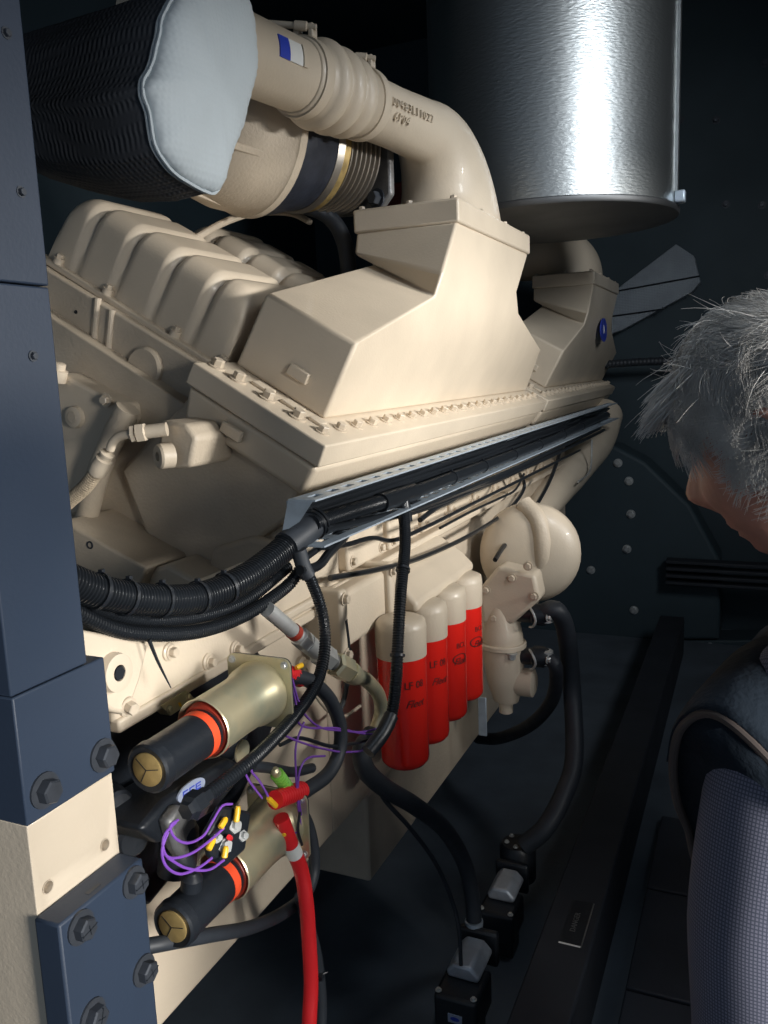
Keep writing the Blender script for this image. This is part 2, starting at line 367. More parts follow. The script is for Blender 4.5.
# ------------------------------------------------------------------ valve covers
def valve_cover(name, label, y0, L, uA, uB, group=None):
    # uA..uB in bank frame, base height vb
    vb = VB
    t = thing(name, label, 'engine cover', K((uA+uB)/2, vb, y0+L/2), group)
    b = NB(); n = 60; H = .168; prof = []
    # outline in (y, v): front bottom -> up -> rounded -> top -> rounded -> back bottom
    rad = .055
    base = [(0, 0), (0, .25), (0, .5), (0, .75), (0, 1)]
    loops = []
    for i in range(n+1):
        s = i/n; u = uA+(uB-uA)*s; w = uB-uA
        e = min(s, 1-s)*w; edge = max(0, 1-e/.06); ins = .055*(1-math.sqrt(max(0, 1-edge*edge)))
        ph = (s*4.6+.25) % 1
        rdg = min(1, max(0, (1-abs(2*ph-1))*3.2)); rdg = rdg*rdg*(3-2*rdg)
        d = .014*(1-rdg)
        if e < .05: d *= e/.05
        h = H-d*.8-ins*1.15; f = d+ins*.12
        lp = []
        fr = [(f*.15, 0), (f*.6, h*.25), (f+.004, h*.6)]
        lp += fr
        r = min(.05, h*.4)
        for k in range(7):
            a = k/6*PI/2; lp.append((f+.006+r*(1-math.cos(a)), h-r+r*math.sin(a)))
        for k in range(7):
            a = PI/2-k/6*PI/2; lp.append((L-f-.006-r*(1-math.cos(a)), h-r+r*math.sin(a)))
        lp += [(L-f, h*.3), (L, 0)]
        loops.append([K(u, vb+vv, y0+yy) for yy, vv in lp])
    loft(b, loops); obj('cover_shell', b, M['beige'], t, angle=60)
    b = NB(); prism(b, [K(uA-.015, vb-.012, y0-.018), K(uB+.015, vb-.012, y0-.018), K(uB+.015, vb+.002, y0-.018), K(uA-.015, vb+.002, y0-.018)], (0, L+.036, 0))
    obj('cover_flange', b, M['beige'], t, bevel=.003)
    b = NB(); prism(b, [K(uA-.012, vb-.016, y0-.014), K(uB+.012, vb-.016, y0-.014), K(uB+.012, vb-.012, y0-.014), K(uA-.012, vb-.012, y0-.014)], (0, L+.028, 0))
    obj('gasket', b, M['blk'], t)
    W_ = uB-uA
    for s in (.07, .36, .74, .99):
        b = NB(); c = K(uA+W_*s, vb+.002, y0-.004); lathe(b, c, KV, [(0, .013), (.012, .011)], 16); bolt(b, c+KV*.012, KV, .009, washer=True); obj('bolt', b, M['beige_bolt'], t)
    return t
pA, pB = at(42, 252, Y=1.5)-T0, at(212, 362, Y=1.5)-T0
VB = (pA.x*S30+pA.z*C30+pB.x*S30+pB.z*C30)/2
UA, UB = pA.x*C30-pA.z*S30, pB.x*C30-pB.z*S30
valve_cover('valve_cover', 'ribbed beige valve cover with rounded top nearest the dark column', 1.5, .31, UA+.02, UB+.03)
valve_cover('valve_cover', 'ribbed beige valve cover half hidden behind the nearest one, under the turbocharger', 1.93, .31, UA+.02, UB+.03)

# ------------------------------------------------------------------ aftercooler housings
def aftercooler(label, f0, f1, h0, h1, m0, t0, t1, tb, sticker=False, nb=21):
    t = thing('aftercooler_housing', label, 'intake housing', K(-.16, -.1, (f0+f1)/2))
    b = NB(); prism(b, [K(-.327, -.046, f0), K(.004, -.046, f0), K(0, 0, f0), K(-.327, 0, f0)], (0, f1-f0, 0)); obj('upper_flange', b, M['beige'], t, bevel=.004, seg=3)
    b = NB(); loft(b, [[K(-.322, -.048, f0+.004), K(.0, -.048, f0+.004), K(.0, -.048, f1-.004), K(-.322, -.048, f1-.004)],
                       [K(-.31, -.117, f0+.012), K(-.008, -.117, f0+.012), K(-.008, -.117, f1-.01), K(-.31, -.117, f1-.01)]]); obj('lower_tray', b, M['beige'], t, bevel=.012, seg=4)
    zt = .352; zp = .408
    secs = [[K(-.0806, 0, h0), K(-.0806, 0, h1), K(-.314, 0, h1), K(-.314, 0, h0)],
            [K(-.088, .165, h0+.006), K(-.088, .165, m0), K(-.314, .165, m0), K(-.314, .163, h0+.006)],
            [V((-.69, t0-.12, .168)), V((-.685, tb+.07, .165)), V((-.925, tb+.07, .26)), V((-.905, t0+.02, .275))],
            [V((-.675, t0-.10, .225)), V((-.672, tb, .225)), V((-.938, tb, .265)), V((-.935, t0-.03, .295))],
            [V((-.67, t0, zt)), V((-.67, t1, zt)), V((-.941, t1, zt)), V((-.941, t0, zt))]]
    b = NB(); loft(b, secs); obj('plenum_cover', b, M['beige'], t, bevel=.016, seg=5)
    b = box(NB(), -.946, -.665, t0-.005, t1+.005, zt-.002, zp); obj('outlet_flange', b, M['beige'], t, bevel=.006, seg=3)
    bolts(t, M['beige_bolt'], [V((x, y, zp)) for x in (-.93, -.80, -.685) for y in (t0+.018, t1-.018)]+[V((-.682, t0+.23, zp)), V((-.682, t0+.46, zp))], (0, 0, 1), .0085)
    n = nb
    bolts(t, M['beige_bolt'], [K(-.042, .001, f0+.055+(f1-f0-.1)*i/(n-1)) for i in range(n)], KV, .0105, hh=.011)
    bolts(t, M['beige_bolt'], [K(u, .001, f0+.05) for u in (-.10, -.175, -.25, -.305)], KV, .0125, hh=.014)
    for u0, u1 in ((-.16, -.115), (-.235, -.19), (-.09, -.06)):
        b = NB(); prism(b, [K(u0, 0, f0+.075), K(u1, 0, f0+.075), K(u1, .007, f0+.075), K(u0, .007, f0+.075)], (0, .03, 0)); obj('raised_pad', b, M['beige'], t, bevel=.002)
    for u in (-.198,):
        b = NB(); prism(b, [K(u, .042, h0+.004), K(u+.052, .042, h0+.004), K(u+.05, .066, h0+.006), K(u+.002, .066, h0+.006)], (0, -.012, 0)); obj('cast_tab', b, M['beige'], t, bevel=.003)
    b = NB(); prism(b, [K(-.215, -.09, f0+.006), K(-.165, -.09, f0+.006), K(-.165, -.066, f0+.004), K(-.215, -.066, f0+.004)], (0, -.012, 0)); obj('cast_tab', b, M['beige'], t, bevel=.003)
    if sticker:
        c = at(603, 330, X=-.668); b = NB(); loft(b, [ring(c+V((dx, 0, 0)), (1, 0, 0), 1, 28, V((0, 1, 0)), V((0, 0, 1)), .085, .055) for dx in (0, .005)]); st = obj('oval_sticker', b, M['blue'], t)
        b = NB(); text_mesh(b, 'N', c+V((.0056, 0, 0)), (0, 1, 0), (0, 0, 1), .055, .0004); obj('sticker_print', b, M['white'], st)
    return t
aftercooler('large beige aftercooler housing with long bolted flange, nearest of the two', 1.358, 3.13, 1.486, 3.11, 3.03, 1.995, 2.685, 2.55, nb=23)
aftercooler('far smaller-looking beige aftercooler housing with a blue oval sticker', 3.18, 4.84, 3.42, 4.82, 4.83, 3.86, 4.56, 4.40, True, 22)

# ------------------------------------------------------------------ elbows, coupling, turbo
zc = .612; xc = -.81
t = thing('intake_elbow', 'fat beige cast intake elbow with raised part number curving up from near housing', 'pipe', (xc, 2.34, .409))
b = NB(); loops = []; n = 40; Rb = .2
for i in range(25):
    s = i/24; a = s*PI/2
    c = V((xc, 2.34-Rb+Rb*math.cos(a), .412+Rb*math.sin(a))); e = V((0, math.cos(a), math.sin(a)))
    k = 1-s; ry = .076+.139*k**1.15; rx = .076+.062*k**.8
    if i == 0: loops.append([V((xc, 2.34, .405))+V((1, 0, 0))*rx*math.cos(2*PI*j/n)+e*ry*math.sin(2*PI*j/n) for j in range(n)])
    loops.append([c+V((1, 0, 0))*rx*math.cos(2*PI*j/n)+e*ry*math.sin(2*PI*j/n) for j in range(n)])
AXD = V((.156, .988, 0)); PB = V((xc, 2.14, zc)); PU = V((.988, -.156, 0))
def PP(y): return PB-AXD*(2.14-y)
for y in (2.0, 1.86, 1.80): loops.append([PP(y)+PU*.070*math.cos(2*PI*j/n)+V((0, 0, 1))*.070*math.sin(2*PI*j/n) for j in range(n)])
loft(b, loops); obj('elbow_body', b, M['beige'], t, angle=60)
b = NB()
for s, px, py in (('4100483L11027', 402, 104), ('NE 6P04', 390, 110)):
    # lettering wrapped on the cylinder, facing the viewer
    ang = math.radians(-2 if s[0] == '4' else -24)
    o_ = PP(1.958 if s[0] == '4' else 1.905)+PU*.076*math.cos(ang)+V((0, 0, .076*math.sin(ang)))
    up = -PU*math.sin(ang)+V((0, 0, math.cos(ang)))
    text_mesh(b, s, o_, AXD, up, .027, .0024, wrap=(PP(2), AXD, .0735), space=1.3)
obj('raised_lettering', b, M['beige'], t)
t = thing('intake_elbow', 'beige intake elbow above far housing, partly hidden behind the silencer', 'pipe', (xc, 4.2, .409))
b = NB(); loops = []
for i in range(17):
    a = i/16*PI/2; c = V((xc-.06-.0+.0-.12+.12*math.cos(a)+.06, 4.2, .42+.12*math.sin(a))); e = V((math.cos(a), 0, math.sin(a))); k = 1-i/16
    if i == 0: loops.append([c-V((0, 0, .02))+e*.118*math.cos(2*PI*j/n)+V((0, 1, 0))*.2*math.sin(2*PI*j/n) for j in range(n)])
    loops.append([c+e*.118*math.cos(2*PI*j/n)+V((0, 1, 0))*(.14+.06*k)*math.sin(2*PI*j/n) for j in range(n)])
loops.append([p+V((-.35, 0, 0)) for p in loops[-1]])
loft(b, loops); obj('elbow_body', b, M['beige'], t, angle=60)

t = thing('hose_coupling', 'beige two-humped hose coupling joining the intake pipe to the large elbow', 'hose coupling', (xc, 1.68, zc))
b = NB(); prof = []
def hump(y0, y1, h, n=10): return [(y0+(y1-y0)*i/n, .075+h*math.sin(PI*i/n)**.8) for i in range(n+1)]
prof = [(0, .072), (.002, .075), (.05, .075)]+hump(.050, .102, .017)+hump(.104, .154, .016)+hump(.156, .202, .012)+[(.262, .075), (.266, .071)]
lathe(b, PP(1.617), AXD, prof, 48); obj('hose_sleeve', b, M['beige'], t, angle=60)
for y in (1.627, 1.846):
    b = NB(); lathe(b, PP(y), AXD, [(0, .0752), (0, .0792), (.004, .080), (.022, .080), (.026, .0792), (.026, .0752)], 48, cap=False); cl = obj('hose_clamp', b, M['beige'], t)
    a = math.radians(80); c = PP(y+.013)+PU*.089*math.cos(a)+V((0, 0, .089*math.sin(a)))
    b = NB(); lathe(b, c+PU*.03, V((-.92, -.25, .16)), [(0, .006), (.018, .006), (.020, .0095), (.045, .0095), (.047, .0065), (.10, .0065)], 14); obj('clamp_bolt', b, M['beige'], cl)
    b = box(NB(), c.x-.022, c.x-.010, c.y-.011, c.y+.011, c.z-.014, c.z+.014); obj('clamp_lug', b, M['beige'], cl, bevel=.003); b = box(NB(), c.x+.012, c.x+.024, c.y-.011, c.y+.011, c.z-.018, c.z+.010); obj('clamp_lug', b, M['beige'], cl, bevel=.003)
t = thing('intake_pipe', 'beige intake pipe running up behind the white-capped blanket', 'pipe', PP(1.4))
b = NB(); lathe(b, PP(1.22), AXD, [(0, .073), (.3, .071), (.46, .070)], 40); obj('pipe_body', b, M['beige'], t, angle=60)
def cyl(a, y, r): return PP(y)+PU*r*math.cos(a)+V((0, 0, r*math.sin(a)))
def patch(bm, a0, a1, y0, y1, r0, r1, n=8):
    loft(bm, [[cyl(a0+(a1-a0)*i/n, y0, r0), cyl(a0+(a1-a0)*i/n, y1, r0), cyl(a0+(a1-a0)*i/n, y1, r1), cyl(a0+(a1-a0)*i/n, y0, r1)] for i in range(n+1)])
g0, g1 = math.radians(-12), math.radians(20)
b = NB(); patch(b, g0, g1, 1.555, 1.568, .069, .0765); obj('raised_frame', b, M['beige'], t)
b = NB(); patch(b, g0, g1, 1.515, 1.554, .069, .0738); lb = obj('label', b, M['white'], t)
b = NB(); patch(b, g0, g1, 1.485, 1.515, .069, .0736); obj('label_print', b, M['blue'], lb)

# turbocharger
tc_ = V((-1.15, 1.78, .58)); t = thing('turbocharger', 'round beige turbocharger compressor housing behind the white blanket cap', 'turbocharger', tc_)
ax = V((.30, .95, -.03)).normalized()
b = NB(); lathe(b, tc_-ax*.16, ax, [(0, .10), (.01, .13), (.06, .165), (.13, .183), (.20, .186), (.205, .192), (.225, .192), (.23, .18)], 56); cb = obj('compressor_housing', b, M['beige_d'], t, angle=50)
for k in range(6):
    a = k*PI/3+.5; u, v = frame(ax); c = tc_-ax*.09+(u*math.cos(a)+v*math.sin(a))*.155
    b = NB(); e = (u*math.cos(a)+v*math.sin(a)); w = ax.cross(e)
    prism(b, [c-ax*.05-e*.05-w*.008, c+ax*.04-e*.01-w*.008, c+ax*.05+e*.025-w*.008, c-ax*.03+e*.012-w*.008], w*.016); obj('cast_web', b, M['beige_d'], cb, bevel=.003)
b = NB(); lathe(b, tc_+ax*.07, ax, [(0, .176), (.05, .176), (.10, .160), (.13, .155)], 48); obj('heat_band', b, M['darkband'], t)
b = NB(); lathe(b, tc_+ax*.2, ax, [(0, .157), (.02, .160), (.03, .150)], 48); obj('retaining_ring', b, M['bellow'], t)
b = NB(); lathe(b, tc_+ax*.228, ax, [(0, .148), (.02, .152), (.025, .146)], 48); obj('inner_ring', b, M['brass'], t)
b = NB(); pr = []
for i in range(7): pr += [(.255+i*.017, .128), (.2605+i*.017, .143), (.2645+i*.017, .143), (.269+i*.017, .128)]
lathe(b, tc_, ax, pr, 48)
bl = obj('bellows', b, M['bellow'], t)
b = NB(); c = tc_+ax*.39; u, v = V((1, 0, 0)).cross(V((0, 0, 0))), None
uu = (V((1, 0, 0))-ax*ax.x).normalized(); vv = uu.cross(ax)
prism(b, [c+uu*x+vv*y for x, y in ((-.13, -.13), (.105, -.15), (.15, -.11), (.15, .12), (.11, .15), (-.13, .13))], ax*.022); fl = obj('square_flange', b, M['castgrey'], t, bevel=.006)
for x, y in ((.105, .115), (.105, -.115), (-.1, .1)):
    b = NB(); bolt(b, c+uu*x+vv*y, -ax, .018, hh=.02); obj('bolt', b, M['blkbolt'], fl)

# insulation blanket
q = [(186, -14), (214, -18), (240, -12), (253, 12), (256, 55), (253, 84), (243, 122), (230, 160), (219, 190), (206, 190), (186, 178), (163, 155), (156, 130), (151, 104), (145, 86), (153, 70), (160, 45), (167, 14)]
XB = -.66; base = [at(x, y, X=XB) for x, y in q]; cen = sum(base, V())/len(base)
t = thing('insulation_blanket', 'padded charcoal heat blanket with pale grey end cap at top left', 'insulation blanket', cen)
sp = resample(smooth_path(base+[base[0]], .006), .006)[:-1]
nn = len(sp); sp = [p+V((0, random.uniform(-.0012, .0012), random.uniform(-.0012, .0012))) for p in sp]
b = NB(); loops = []
for dx, sc in ((-.36, .35), (-.35, .52), (-.31, .68), (-.26, .80), (-.19, .91), (-.12, .99), (-.06, 1.02), (-.02, 1.0), (-.006, .97)):
    loops.append([cen+V((dx, -dx*.0, (1-sc)*.10 if dx < -.1 else 0))+(p-cen)*sc*(1+.006*math.sin(j*.21+dx*30)) for j, p in enumerate(sp)])
loft(b, loops); obj('blanket_body', b, M['blanket'], t, angle=60)
b = NB(); loops = []
for dx, sc in ((-.012, .97), (-.004, .995), (.002, .98), (.008, .93), (.014, .8), (.019, .55), (.021, .25), (.0215, .02)):
    loops.append([cen+V((dx+.0012*math.sin(j*.35)*sc, 0, 0))+(p-cen)*sc for j, p in enumerate(sp)])
loft(b, loops); obj('end_cap', b, M['blankcap'], t, angle=70)
for off, sc in ((-.004, 1.01), (-.010, 1.0)):
    b = NB(); tube(b, [cen+V((off, 0, 0))+(p-cen)*sc for p in sp[::3]]+[cen+V((off, 0, 0))+(sp[0]-cen)*sc], .0022, 6, .006); obj('piping_edge', b, M['blankcap'], t)
# dark hoses behind the covers
b = NB(); tube(b, [at(196, 238, Y=1.75), at(225, 222, Y=1.85), at(255, 213, Y=2.0), at(290, 213, Y=2.1), at(310, 222, Y=2.2)], .009, 10); tag(obj('oil_line', b, M['beige_d']), 'thin beige oil line arching above the half-hidden valve cover', 'pipe')
b = NB(); tube(b, [at(250, 200, Y=2.0), at(300, 205, Y=2.05), at(330, 218, Y=2.1), at(345, 245, Y=2.1), at(350, 290, Y=2.1)], .022, 12); tag(obj('drain_hose', b, M['rubber']), 'dark hose looping down beside the tower of the near housing', 'hose')
b = box(NB(), -1.08, -.98, 2.42, 2.5, .33, .56); tag(obj('support_bracket', b, M['pink'], bevel=.006), 'faded red bracket seen in the gap left of the large elbow', 'bracket')

# ------------------------------------------------------------------ silencer
sc_ = V((-.70, 3.16, 0)); Rr = .435; zb = .505
t = thing('exhaust_silencer', 'huge round aluminium-clad exhaust silencer hanging at the top', 'silencer', (sc_.x, sc_.y, zb))
b = NB(); lathe(b, (sc_.x, sc_.y, zb+.012), (0, 0, 1), [(0, Rr), (1.38, Rr)], 96); obj('cladding', b, M['alu'], t)
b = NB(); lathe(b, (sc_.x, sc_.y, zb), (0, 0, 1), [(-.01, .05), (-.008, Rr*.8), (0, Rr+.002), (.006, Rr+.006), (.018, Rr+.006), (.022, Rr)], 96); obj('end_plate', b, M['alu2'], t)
a = -.13
for kx in (0,):
    b = NB(); p = V((sc_.x+(Rr+.003)*math.cos(a), sc_.y+(Rr+.003)*math.sin(a), 0)); box(b, p.x-.004, p.x+.004, p.y-.012, p.y+.012, zb+.02, 1.88); obj('seam_strip', b, M['alu'], t)
    b = box(NB(), p.x-.005, p.x+.03, p.y-.02, p.y+.02, zb+.02, zb+.06); obj('corner_clip', b, M['galv'], t, bevel=.006)

# ------------------------------------------------------------------ far end fittings on the back wall
t = thing('radiator_screen', 'grey perforated guard panel with dark seams behind far housing', 'guard panel', at(650, 300, Y=4.8))
q = [(598, 296), (618, 288), (676, 244), (694, 256), (700, 282), (692, 292), (622, 330), (600, 338)]
b = NB(); prism(b, [at(x, y, Y=4.8) for x, y in q], (0, .12, 0)); obj('perforated_sheet', b, mat('grey_mesh_sheet', (.30, .34, .38), .6, .1, .15, 8, .8, 38, kind='XZ'), t, bevel=.004)
for a_, b_ in (((612, 292), (700, 276)), ((600, 318), (664, 309))):
    p, q = at(*a_, Y=4.795), at(*b_, Y=4.795); b = NB(); tube(b, [p, (p+q)/2, q], .0045, 6); obj('seam', b, M['blk'], t)
b = NB(); tube(b, [at(598, 365, Y=4.7), at(640, 362, Y=4.7), at(700, 360, Y=4.7)], .022, 12, corr=.12, pitch=.02); tag(obj('corrugated_pipe', b, M['rubber']), 'dark ribbed pipe lying level behind the far housing and the man', 'pipe')
t = thing('fan_shroud', 'dark rounded fan shroud panel studded with pale screws at the back', 'fan shroud', at(590, 560, Y=4.6))
q = [(470, 470), (560, 445), (615, 446), (645, 462), (690, 505), (720, 560), (720, 640), (560, 640), (470, 640)]
b = NB(); prism(b, [at(x, y, Y=4.6) for x, y in q], (0, .25, 0)); sh = obj('shroud_plate', b, M['wall'], t, bevel=.02, seg=4)
for px, py in ((618, 463), (629, 481), (631, 514), (627, 549), (591, 570), (563, 571), (634, 610)):
    b = NB(); bolt(b, at(px, py, Y=4.595), (0, -1, 0), .016); obj('screw', b, M['steel'], sh)
t = thing('lower_panel', 'dark lower rear panel with a few tiny pale screws below the shroud', 'panel', at(640, 700, Y=4.55))
q = [(570, 642), (768, 640), (768, 700), (570, 700)]
b = NB(); prism(b, [at(x, y, Y=4.62) for x, y in q], (0, .2, 0)); lp = obj('panel_sheet', b, M['wall'], t, bevel=.01)
for px, py in ((571, 693), (572, 658), (710, 640+6), (578, 698)):
    b = NB(); bolt(b, at(px, py, Y=4.618), (0, -1, 0), .013); obj('screw', b, M['steel'], lp)
for i in range(4):
    p = at(690, 562+i*7, Y=4.5); b = box(NB(), p.x-.12, p.x+.5, 4.48, 4.56, p.z-.012, p.z+.006)
    tag(obj('louvre_slat', b, M['beam'], bevel=.004), ['topmost', 'second from the top', 'third from the top', 'lowest'][i]+' of four dark horizontal louvre slats below the chin of the person', 'louvre', 'louvre slats')
for px, py in ((680, 120), (716, 120), (726, 204), (762, 205), (765, 63), (768, 275)):
    b = NB(); bolt(b, at(px, py, Y=4.898), (0, -1, 0), .014); obj('screw', b, M['blkbolt'], wall_b)

# ------------------------------------------------------------------ rail
RX0, RX1, RZ, RZb = -.684, -.634, -.198, -.272
t = thing('cable_rail', 'galvanised perforated steel channel running along below both housings', 'rail', (RX0, 2.7, RZb))
def perf(bm, y0, y1, P, xa, xb):   # ladder plate with square holes; P(x,y) gives point
    n = int((y1-y0)/.03); ys = [y0+(y1-y0)*i/n for i in range(n+1)]; xs = [xa, xa+(xb-xa)*.36, xa+(xb-xa)*.68, xb]
    g = [[bm.verts.new(P(x, y)) for x in xs] for y in ys]
    for i in range(n):
        for j in range(3):
            if j == 1 and i % 2 == 1: continue
            bm.faces.new((g[i][j], g[i+1][j], g[i+1][j+1], g[i][j+1]))
b = NB(); perf(b, 1.15, 4.33, lambda x, y: V((x, y, RZ)), RX0, RX1); o = obj('top_flange', b, M['galv'], t, smooth=False); s = o.modifiers.new('th', 'SOLIDIFY'); s.thickness = .003
b = NB(); perf(b, 1.15, 4.33, lambda x, y: V((x, y, RZb)), RX0, RX1+.012); o = obj('bottom_flange', b, M['galv'], t, smooth=False); s = o.modifiers.new('th', 'SOLIDIFY'); s.thickness = .003
b = box(NB(), RX0-.003, RX0, 1.15, 4.33, RZb, RZ); obj('back_web', b, M['galv'], t)
b = NB(); prism(b, [V((RX0, 1.15, RZ)), V((RX1-.005, 1.15, RZ)), V((RX1-.022, 1.135, RZ-.030)), V((RX0-.0, 1.125, RZ-.048))], (0, .002, .003)); obj('end_tab', b, M['galv'], t)

# ------------------------------------------------------------------ harness
def run(px, X, r, n=12, corr=.0, pitch=.006, step=.008):
    pts = [at(x, y, X=xx) for (x, y), xx in zip(px, X)]; b = NB(); path = tube(b, pts, r, n, step, corr, pitch); return b, path
def tie(parent, p, d, r):
    b = NB(); lathe(b, p-V(d).normalized()*.0025, d, [(0, r), (0, r+.0016), (.005, r+.0016), (.005, r)], 18, cap=False)
    u, v = frame(d); c = p+V((1, 0, 0)).cross(V(d)).normalized()*(r+.002); box(b, c.x-.003, c.x+.003, c.y-.003, c.y+.003, c.z-.003, c.z+.003)
    obj('cable_tie', b, M['blk'], parent)
t = thing('harness_conduit', 'thickest black corrugated conduit sweeping from the dark column to the rail end', 'cable conduit', at(180, 600, X=-.7))
b, path = run([(62, 578), (100, 592), (150, 600), (200, 597), (245, 578), (280, 552), (296, 536)], [-.73, -.725, -.715, -.705, -.69, -.68, -.672], .0215, 18, .10, .0055)
obj('corrugated_tube', b, M['plastic'], t, angle=25)
L_ = len(path)
for f in (.12, .22, .35, .5, .62): i = int(L_*f); tie(t, path[i], path[i+3]-path[i-3], .0225)
b, path = run([(286, 546), (300, 535), (316, 522)], [-.676, -.67, -.664], .0235, 20); obj('junction_sleeve', b, M['rubber'], t)
b = NB(); lathe(b, path[-1]-(path[-1]-path[0]).normalized()*.012, path[-1]-path[0], [(0, .0235), (0, .027), (.006, .027), (.007, .0235), (.009, .0235), (.010, .027), (.015, .0265), (.015, .02)], 20); obj('sleeve_collar', b, M['plastic'], t)
b, path = run([(64, 606), (110, 628), (150, 634), (200, 631), (245, 615), (285, 588), (300, 570)], [-.738, -.728, -.72, -.712, -.70, -.685, -.67], .0105, 14, .12, .0045)
t2 = obj('harness_conduit', b, M['plastic'], angle=25); tag(t2, 'slim black corrugated conduit hanging just below the thickest one', 'cable conduit')
b, path = run([(66, 596), (110, 612), (150, 620), (200, 616), (245, 600), (288, 566)], [-.748, -.742, -.735, -.727, -.715, -.70], .011, 14, .12, .0045)
tag(obj('harness_conduit', b, M['plastic'], angle=25), 'black corrugated conduit squeezed between the thickest conduit and the slim one', 'cable conduit')
# along the rail
t = thing('harness_conduit', 'black corrugated conduit lying in the galvanised rail, with a tee where the long branch drops', 'cable conduit', at(380, 495, X=-.65))
b, path = run([(312, 524), (345, 513), (378, 503), (398, 498)], [-.656, -.65, -.648, -.648], .015, 16, .1, .0055); obj('corrugated_tube', b, M['plastic'], t, angle=25)
b, path = run([(380, 503), (398, 497), (414, 492)], [-.647]*3, .0185, 16); tee = obj('tee_fitting', b, M['plastic'], t)
b = NB(); c = at(402, 498, X=-.645); tube(b, [c, c+V((.004, 0, -.025)), c+V((.006, 0, -.048))], .0145, 14); obj('tee_leg', b, M['plastic'], tee)
b, path = run([(412, 493), (440, 482), (475, 469), (520, 452), (560, 436), (605, 415)], [-.645, -.645, -.645, -.645, -.645, -.65], .0145, 12); obj('taped_loom', b, M['plastic'], t)
for f in (.1, .2, .32, .45, .6, .75): i = int(len(path)*f); tie(t, path[i], path[i+1]-path[i-1], .0148)
# branch 1
t = thing('harness_conduit', 'black corrugated branch conduit arcing down in front of both starter motors', 'cable conduit', at(320, 660, X=-.6))
b, path = run([(297, 552), (310, 578), (322, 612), (325, 645), (318, 680), (298, 712), (268, 745), (240, 770), (205, 797)], [-.66, -.65, -.64, -.63, -.62, -.61, -.6, -.595, -.6], .0098, 14, .13, .0048)
obj('corrugated_tube', b, M['plastic'], t, angle=25)
b = NB(); lathe(b, path[-1]-(path[-1]-path[-8]).normalized()*.004, path[-1]-path[-8], [(0, .012), (.012, .0125), (.014, .017), (.03, .017), (.034, .012), (.04, .011)], 6); obj('end_gland', b, M['blk'], t)
b = NB(); c = at(299, 556, X=-.655); tube(b, [c+V((0, 0, .01)), c+V((.004, .006, -.02)), c+V((.008, .012, -.035))], .0125, 12); obj('branch_socket', b, M['rubber'], t)
# branch 2
t = thing('harness_conduit', 'long black corrugated branch conduit hanging straight down across the first red filter', 'cable conduit', at(400, 620, X=-.6))
b, path = run([(404, 512), (405, 545), (401, 590), (398, 640), (396, 680), (391, 716), (380, 735)], [-.636, -.615, -.595, -.585, -.58, -.585, -.59], .0115, 14, .13, .0048)
obj('corrugated_tube', b, M['plastic'], t, angle=25)
for f in (.3, .66, .93): i = int(len(path)*f); tie(t, path[i], path[i+3]-path[i-3], .0125)
b, path = run([(391, 716), (382, 734), (368, 752)], [-.585, -.588, -.60], .0135, 12); obj('tape_wrap', b, M['blk'], t)
# packed loom at the back of the channel
rr_ = random.Random(11)
for k in range(7):
    z0 = -.205-.0098*k; pts = [V((-.676+rr_.uniform(0, .012), y, z0-.004+rr_.uniform(-.003, .003))) for y in [1.19+.22*i for i in range(15)]]
    b = NB(); tube(b, pts, .0062, 8, .02); tag(obj('cable', b, M['plastic']), 'black cable packed against the back of the rail, hidden among its neighbours', 'cable', 'cables packed in the rail')
# thin cables in the channel
defs = [([(305, 558), (330, 540), (350, 528), (380, 520), (420, 510), (470, 492), (520, 470), (560, 448), (600, 424)], .006),
        ([(318, 548), (345, 545), (372, 538), (395, 540), (430, 525), (480, 500), (540, 470), (580, 450)], .0045),
        ([(325, 530), (360, 522), (400, 512), (440, 500), (500, 475), (550, 452), (600, 428)], .0065),
        ([(420, 520), (436, 508), (455, 498), (462, 482), (470, 474)], .006),
        ([(300, 570), (318, 566), (330, 552), (345, 536), (352, 520)], .008),
        ([(410, 505), (450, 495), (500, 478), (560, 452), (604, 430)], .006),
        ([(440, 528), (470, 512), (500, 498), (515, 490), (524, 474)], .0035)]
names = ['lowest thin black cable sagging out of the rail left of the tee', 'thin black cable clipped along the bottom edge of the rail', 'black cable directly beneath the rail conduit',
         'short black cable looping up into the rail right of the tee', 'short thick black cable stub below the junction sleeve', 'black cable along the middle of the rail right of the tee', 'thin black wire hanging under the rail and curling up at its end']
for k, ((pxs, r), nm) in enumerate(zip(defs, names)):
    b, path = run(pxs, [-.655+.006*(k % 3)]*len(pxs), r, 10); tag(obj('cable', b, M['plastic']), nm, 'cable')
b, path = run([(330, 578), (375, 570), (420, 558), (470, 535), (508, 510), (524, 488), (520, 474)], [-.72, -.70, -.70, -.69, -.69, -.69, -.69], .006, 10); tag(obj('cable', b, M['plastic']), 'black cable bowing low between the rail and the filter heads', 'cable')
b = NB(); p = at(149, 640, X=-.71); q = at(171, 688, X=-.70); tube(b, [p, p.lerp(q, .4)+V((0, 0, -.004)), q], [.0028, .002, .0008], 6); tag(obj('cable_tie', b, M['blk']), 'loose black cable tie tail dangling below the slim conduit', 'cable tie')


